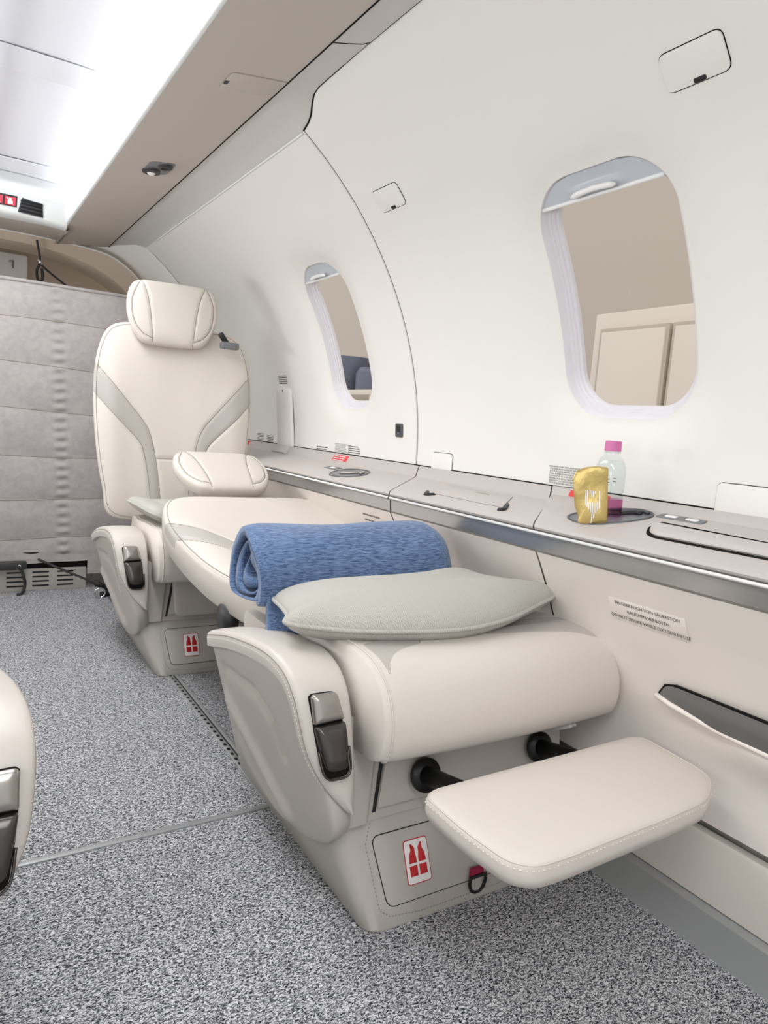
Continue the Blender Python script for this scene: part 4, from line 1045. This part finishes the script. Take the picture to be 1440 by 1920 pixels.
tube('side_bracket', [(.955, .83, .27), (.985, .95, .20)], .004, M['sticker'], near, 8); tube('side_bracket', [(.967, .83, .27), (.997, .95, .20)], .003, M['sticker'], near, 8)
# magenta tab and D ring at the base front
mg = box('pull_tab', .748, .776, .824, .832, .034, .052, M['magenta'], near, r=.003)
dr = [Vector((.762+.017*a, .823+.0*b, .030+.020*b)) for a, b in [(-1, .45), (1, .45), (1, -.2), (.75, -.75), (.3, -1), (-.3, -1), (-.75, -.75), (-1, -.2)]]
tube('pull_ring', resample(dr, 40), .0028, M['black'], near, 8, True)
# ---- far seat: copy the lower parts and cushion, upright back of its own
def clone_parts(src, dst, skip=()):
    for ch in list(src.children):
        if ch.name.split('.')[0] in skip: continue
        c = ch.copy(); S.collection.objects.link(c); c.parent = dst; ORG[c.name] = ORG[ch.name]
        for g in list(ch.children):
            d = g.copy(); S.collection.objects.link(d); d.parent = c; ORG[d.name] = ORG[g.name]
SK = ('backrest', 'headrest', 'headrest_post', 'hinge', 'under_frame', 'footrest', 'footrest_tube', 'tube_collar', 'side_bracket', 'back_hinge_cover', 'pull_tab', 'pull_ring')
far = seat_root(.735, 2.0, 'ivory leather cabin seat standing upright in front of the curtain')
clone_parts(near, far, SK)
yaw = math.radians(-7); le = math.radians(9)
bo = Vector((.675, 2.47, .405))
def FU(u, v, w_):
    y, z = v*math.sin(le)-w_*math.cos(le), v*math.cos(le)+w_*math.sin(le)
    return bo+Vector((u*math.cos(yaw)-y*math.sin(yaw), u*math.sin(yaw)+y*math.cos(yaw), z))
backrest(far, FU, .035, .06)
ho = bo+Vector((-.015, .045, .700)); le2 = math.radians(4)
def FH(u, v, w_):
    y, z = v*math.sin(le2)-w_*math.cos(le2), v*math.cos(le2)+w_*math.sin(le2)
    return ho+Vector((u*math.cos(yaw)-y*math.sin(yaw), u*math.sin(yaw)+y*math.cos(yaw), z))
headrest(far, FH, .035, .05)
box('back_frame', .56, .82, 2.50, 2.60, .28, .60, M['shell'], far, r=.02)
# extra front pad (leg rest folded down) of the far seat
lr = Puff([(.575, .17), (.97, .17), (.97, .315), (.56, .315)], lambda u, v, w_: Vector((u, 2.045-w_, v)), .012, .02, 8, N=120, round_=.02)
lo_ = lr.build('leg_pad', M['shell'], far, K=16, Kb=6)
# belt hardware by the far headrest
bt = tube('shoulder_belt', catmull([(.815, 2.46, 1.06), (.835, 2.47, 1.04), (.85, 2.46, 1.02)], 5), .010, M['webbing'], far, label='dark shoulder belt')
box('belt_guide', .815, .880, 2.44, 2.47, 1.010, 1.035, M['cupgrey'], far, r=.006, label='grey belt guide')
tube('belt_ring', [(1.015+.012*math.cos(a), 2.05, .56+.018*math.sin(a)) for a in lsp(0, 2*PI, 13)[:-1]], .003, M['chrome'], near, 6, True)
# left seat: mirrored copy, only its aisle arm is in the picture
left = seat_root(-.244, .735, 'ivory leather seat across the aisle, only its armrest end in view')
clone_parts(near, left, tuple(s for s in SK if s != 'nothing'))
left.scale = (-1, 1, 1)
left.rotation_euler = (0, 0, .05)
#@@SOFT
# ================================================================== soft goods and the bottle
# grey cushion on the near seat
def PF(u, v, w_):
    tip = .016*max(0, (u-.70)/.28)**2*1.4 + .006*max(0, (.55-u)/.12)**2
    return Vector((u+.012, v, .455+tip+.010*(v-.9)+w_))
pw = Puff([(.443, .985), (.485, .955), (.57, .915), (.70, .885), (.82, .895), (.92, .925), (1.0, .952), (.975, 1.0), (.945, 1.08), (.935, 1.155), (.85, 1.150), (.70, 1.145), (.56, 1.145), (.49, 1.140), (.478, 1.09), (.465, 1.03)], PF, .056, .046, 2.0, ctr=(.71, 1.02), N=200, smoothn=5)
po = pw.build('cushion', M['herring']); tag(po, 'grey herringbone cushion leaning on the blue blanket on the flat seat', 'cushion', 'cushions')
tube('cushion_edge', [PF(*(pw.c+(p-pw.c)*1.004), 0) for p in pw.O], .0042, M['herring'], po, 6, True)
tube('side_seam', [PF(.765+.0*k, .888+.10*k, -.044*(1-(1-.5*k)**2)**.5-.004) for k in lsp(0, .7, 8)], .0012, M['seam'], po, 5)
# small cushion on the far seat
def PF2(u, v, w_): return Vector((u, v, .455+.04*max(0, (.56-u)/.10)+w_))
p2 = Puff([(.492, 2.33), (.505, 2.20), (.52, 2.08), (.64, 2.09), (.76, 2.09), (.80, 2.20), (.79, 2.35), (.64, 2.37), (.53, 2.38)], PF2, .042, .030, 2.2, ctr=(.64, 2.22), N=100)
q2 = p2.build('cushion', M['herring'], K=24); tag(q2, 'small grey cushion tucked beside the upright seat back', 'cushion', 'cushions')
tube('cushion_edge', [PF2(*(p2.c+(p-p2.c)*1.004), 0) for p in p2.O], .004, M['herring'], q2, 6, True)
# rolled blue blanket
def roll(name, x0, x1, cy, cz, turns, r0, r1, ph, thick, seed):
    rnd = random.Random(seed); V = []; Fc = []
    nphi = int(turns*40); nx = 40; off = [rnd.uniform(-1, 1) for _ in range(8)]
    def pt(i, j, side):
        a = ph+2*PI*turns*i/nphi; k = i/nphi; r = r0+(r1-r0)*k+side*thick*(.6+.4*math.sin(a*1.7+off[0]))
        tx = j/nx; x = x0+(x1-x0)*tx
        x += (-(.012+.010*math.sin(a*1.1))*(1 if tx < .5 else -1))*(1-k)*0
        if tx < .12: x += .022*(1-k)*(1-tx/.12)+.007*math.sin(a*2+off[1])*(1-tx/.12)
        r *= 1+.03*math.sin(3*a+off[2]*3+tx*4)+.018*math.sin(5*a+tx*9+off[3])
        if tx > .9: r *= 1-.22*((tx-.9)/.1)**2
        if tx < .1: r *= 1-.07*((.1-tx)/.1)**2
        yy, z_ = math.cos(a)*r*1.08, math.sin(a)*r
        if z_ < -.045: z_ = -.045+(z_+.045)*.35
        return Vector((x, cy+yy-.03*(tx-.5)*0, cz+z_))
    n = nx+1
    for side in (1, -1):
        for i in range(nphi+1):
            for j in range(n): V.append(pt(i, j, side*.5))
    m_ = (nphi+1)*n
    for i in range(nphi):
        for j in range(nx):
            a = i*n+j; Fc.append((a, a+1, a+n+1, a+n)); b = m_+a; Fc.append((b, b+n, b+n+1, b+1))
    for i in range(nphi):
        a = i*n; b = m_+i*n; Fc.append((a, a+n, b+n, b)); a += nx; b += nx; Fc.append((a, b, b+n, a+n))
    for j in range(nx):
        a = j; Fc.append((a, m_+a, m_+a+1, a+1)); a = nphi*n+j; Fc.append((a, a+1, m_+a+1, m_+a))
    return mesh(name, V, Fc, M['blue'], None, True)
bl = roll('blanket', .472, .912, 1.235, .490, 3.05, .022, .090, PI*1.15, .021, 3)
tag(bl, 'rolled blue melange blanket lying across the flat seat', 'blanket')
def flap(t, s_):
    x = .492+.075*s_-.01*t; z = .490-.125*t; y = 1.150-.022*math.sin(t*2.2)+.012*math.sin(s_*5+t*3)-.02*t
    return Vector((x, y, z))
V = []; nt_, ns_ = 20, 14
for sd in (0, .014):
    for i in range(nt_+1):
        for j in range(ns_+1): V.append(flap(i/nt_, j/ns_)+Vector((0, sd, 0)))
n = ns_+1; m_ = (nt_+1)*n; Fc = []
for i in range(nt_):
    for j in range(ns_):
        a = i*n+j; Fc += [(a, a+1, a+n+1, a+n), (m_+a, m_+a+n, m_+a+n+1, m_+a+1)]
    a = i*n; Fc += [(a, a+n, m_+a+n, m_+a), (a+ns_, m_+a+ns_, m_+a+n+ns_, a+n+ns_)]
for j in range(ns_): a = j; Fc += [(a, m_+a, m_+a+1, a+1), (nt_*n+a, nt_*n+a+1, m_+nt_*n+a+1, m_+nt_*n+a)]
mesh('blanket_fold', V, Fc, M['blue'], bl)
# bottle in the cup recess
bc = (1.048, .884, .637)
bo_ = empty('water_bottle', bc, 'small clear water bottle with pink cap standing in the ledge recess', 'bottle')
H_ = .148
lathe('bottle_body', [(0, 0), (.022, 0), (.0265, .004), (.0275, .012), (.0275, .045), (.0265, .048), (.0275, .051), (.0265, .054), (.0275, .057), (.0280, .075), (.0280, .092), (.0262, .104), (.0215, .115), (.0150, .122), (.0125, .126), (.0122, .134)], bc, M['pet'], bo_, 40)
lathe('water', [(0, .001), (.021, .001), (.0255, .005), (.0265, .012), (.0263, .088), (.0245, .1035), (.0205, .1125), (0, .1125)], bc, M['watervol'], bo_, 40)
lathe('label_band', [(.0279, .010), (.0281, .012), (.0281, .040), (.0279, .042)], bc, M['pinklabel'], bo_, 40)
lathe('neck_ring', [(.012, .126), (.0165, .127), (.0165, .1285), (.012, .1295)], bc, M['pet'], bo_, 32)
lathe('cap', [(.0, .149), (.013, .149), (.0146, .1475), (.015, .144), (.0148, .1375), (.0151, .1365), (.0151, .130), (0, .130)], bc, M['pinkcap'], bo_, 40)
V = []; Fc = []
for zc in (.080, .0745):
    for a0, a1 in ((-.9, -.62), (-.5, -.1), (.1, .3)):
        L = [Vector((bc[0]+.0284*math.cos(-PI/2-.75+a), bc[1]+.0284*math.sin(-PI/2-.75+a), bc[2]+zc+.0012*math.sin(a*9))) for a in lsp(a0, a1, 8)]
        tube_vf(L, .0006, 4, False, V, Fc)
mesh('print', V, Fc, M['ink'], bo_)
# gold sachet leaning on the bottle
gx = Vector((1, -.72, 0)).normalized(); gn = Vector((-.72, -1, 0)).normalized(); go = Vector((1.000, .874, .632)); gu = Vector((.03, .10, 1)).normalized()
def GF(u, v, w_):
    q = go+gx*(u+.0*v)+gu*v+gn*(w_+.003*math.sin(v*70)*math.sin(u*60+1)); return q
gp = Puff([(-.025, 0), (.0, -.001), (.029, 0), (.0275, .05), (.0255, .106), (.004, .107), (-.016, .103), (-.033, .094), (-.037, .083), (-.0355, .06), (-.031, .03), (-.023, .012)], GF, .006, .004, 3, ctr=(0, .055), N=120, round_=.004)
gb = gp.build('snack_sachet', M['gold'], None, K=30); tag(gb, 'crinkled gold foil sachet with white striped emblem leaning on the bottle', 'sachet')
V = []; Fc = []
def bar(u, a, b, w2=.0009):
    L = [gp.P(u, v, .0006) for v in lsp(a, b, 8)]
    bs = len(V)
    for q in L: V.extend([q-gx*w2, q+gx*w2])
    for i in range(7): Fc.append((bs+2*i, bs+2*i+1, bs+2*i+3, bs+2*i+2))
for k, (a, b) in enumerate([(.034, .062), (.032, .062), (.027, .040), (.022, .040), (.0, .042), (.012, .041), (.022, .040), (.027, .044), (.030, .062)]):
    bar(-.0135+k*.0031, a, b)
for k, (a, b) in enumerate([(.055, .062), (.050, .061), (.050, .061), (.056, .061)]): bar(-.0058+k*.0031, a, b)
mesh('emblem', V, Fc, M['white'], gb, False, label='white striped emblem')
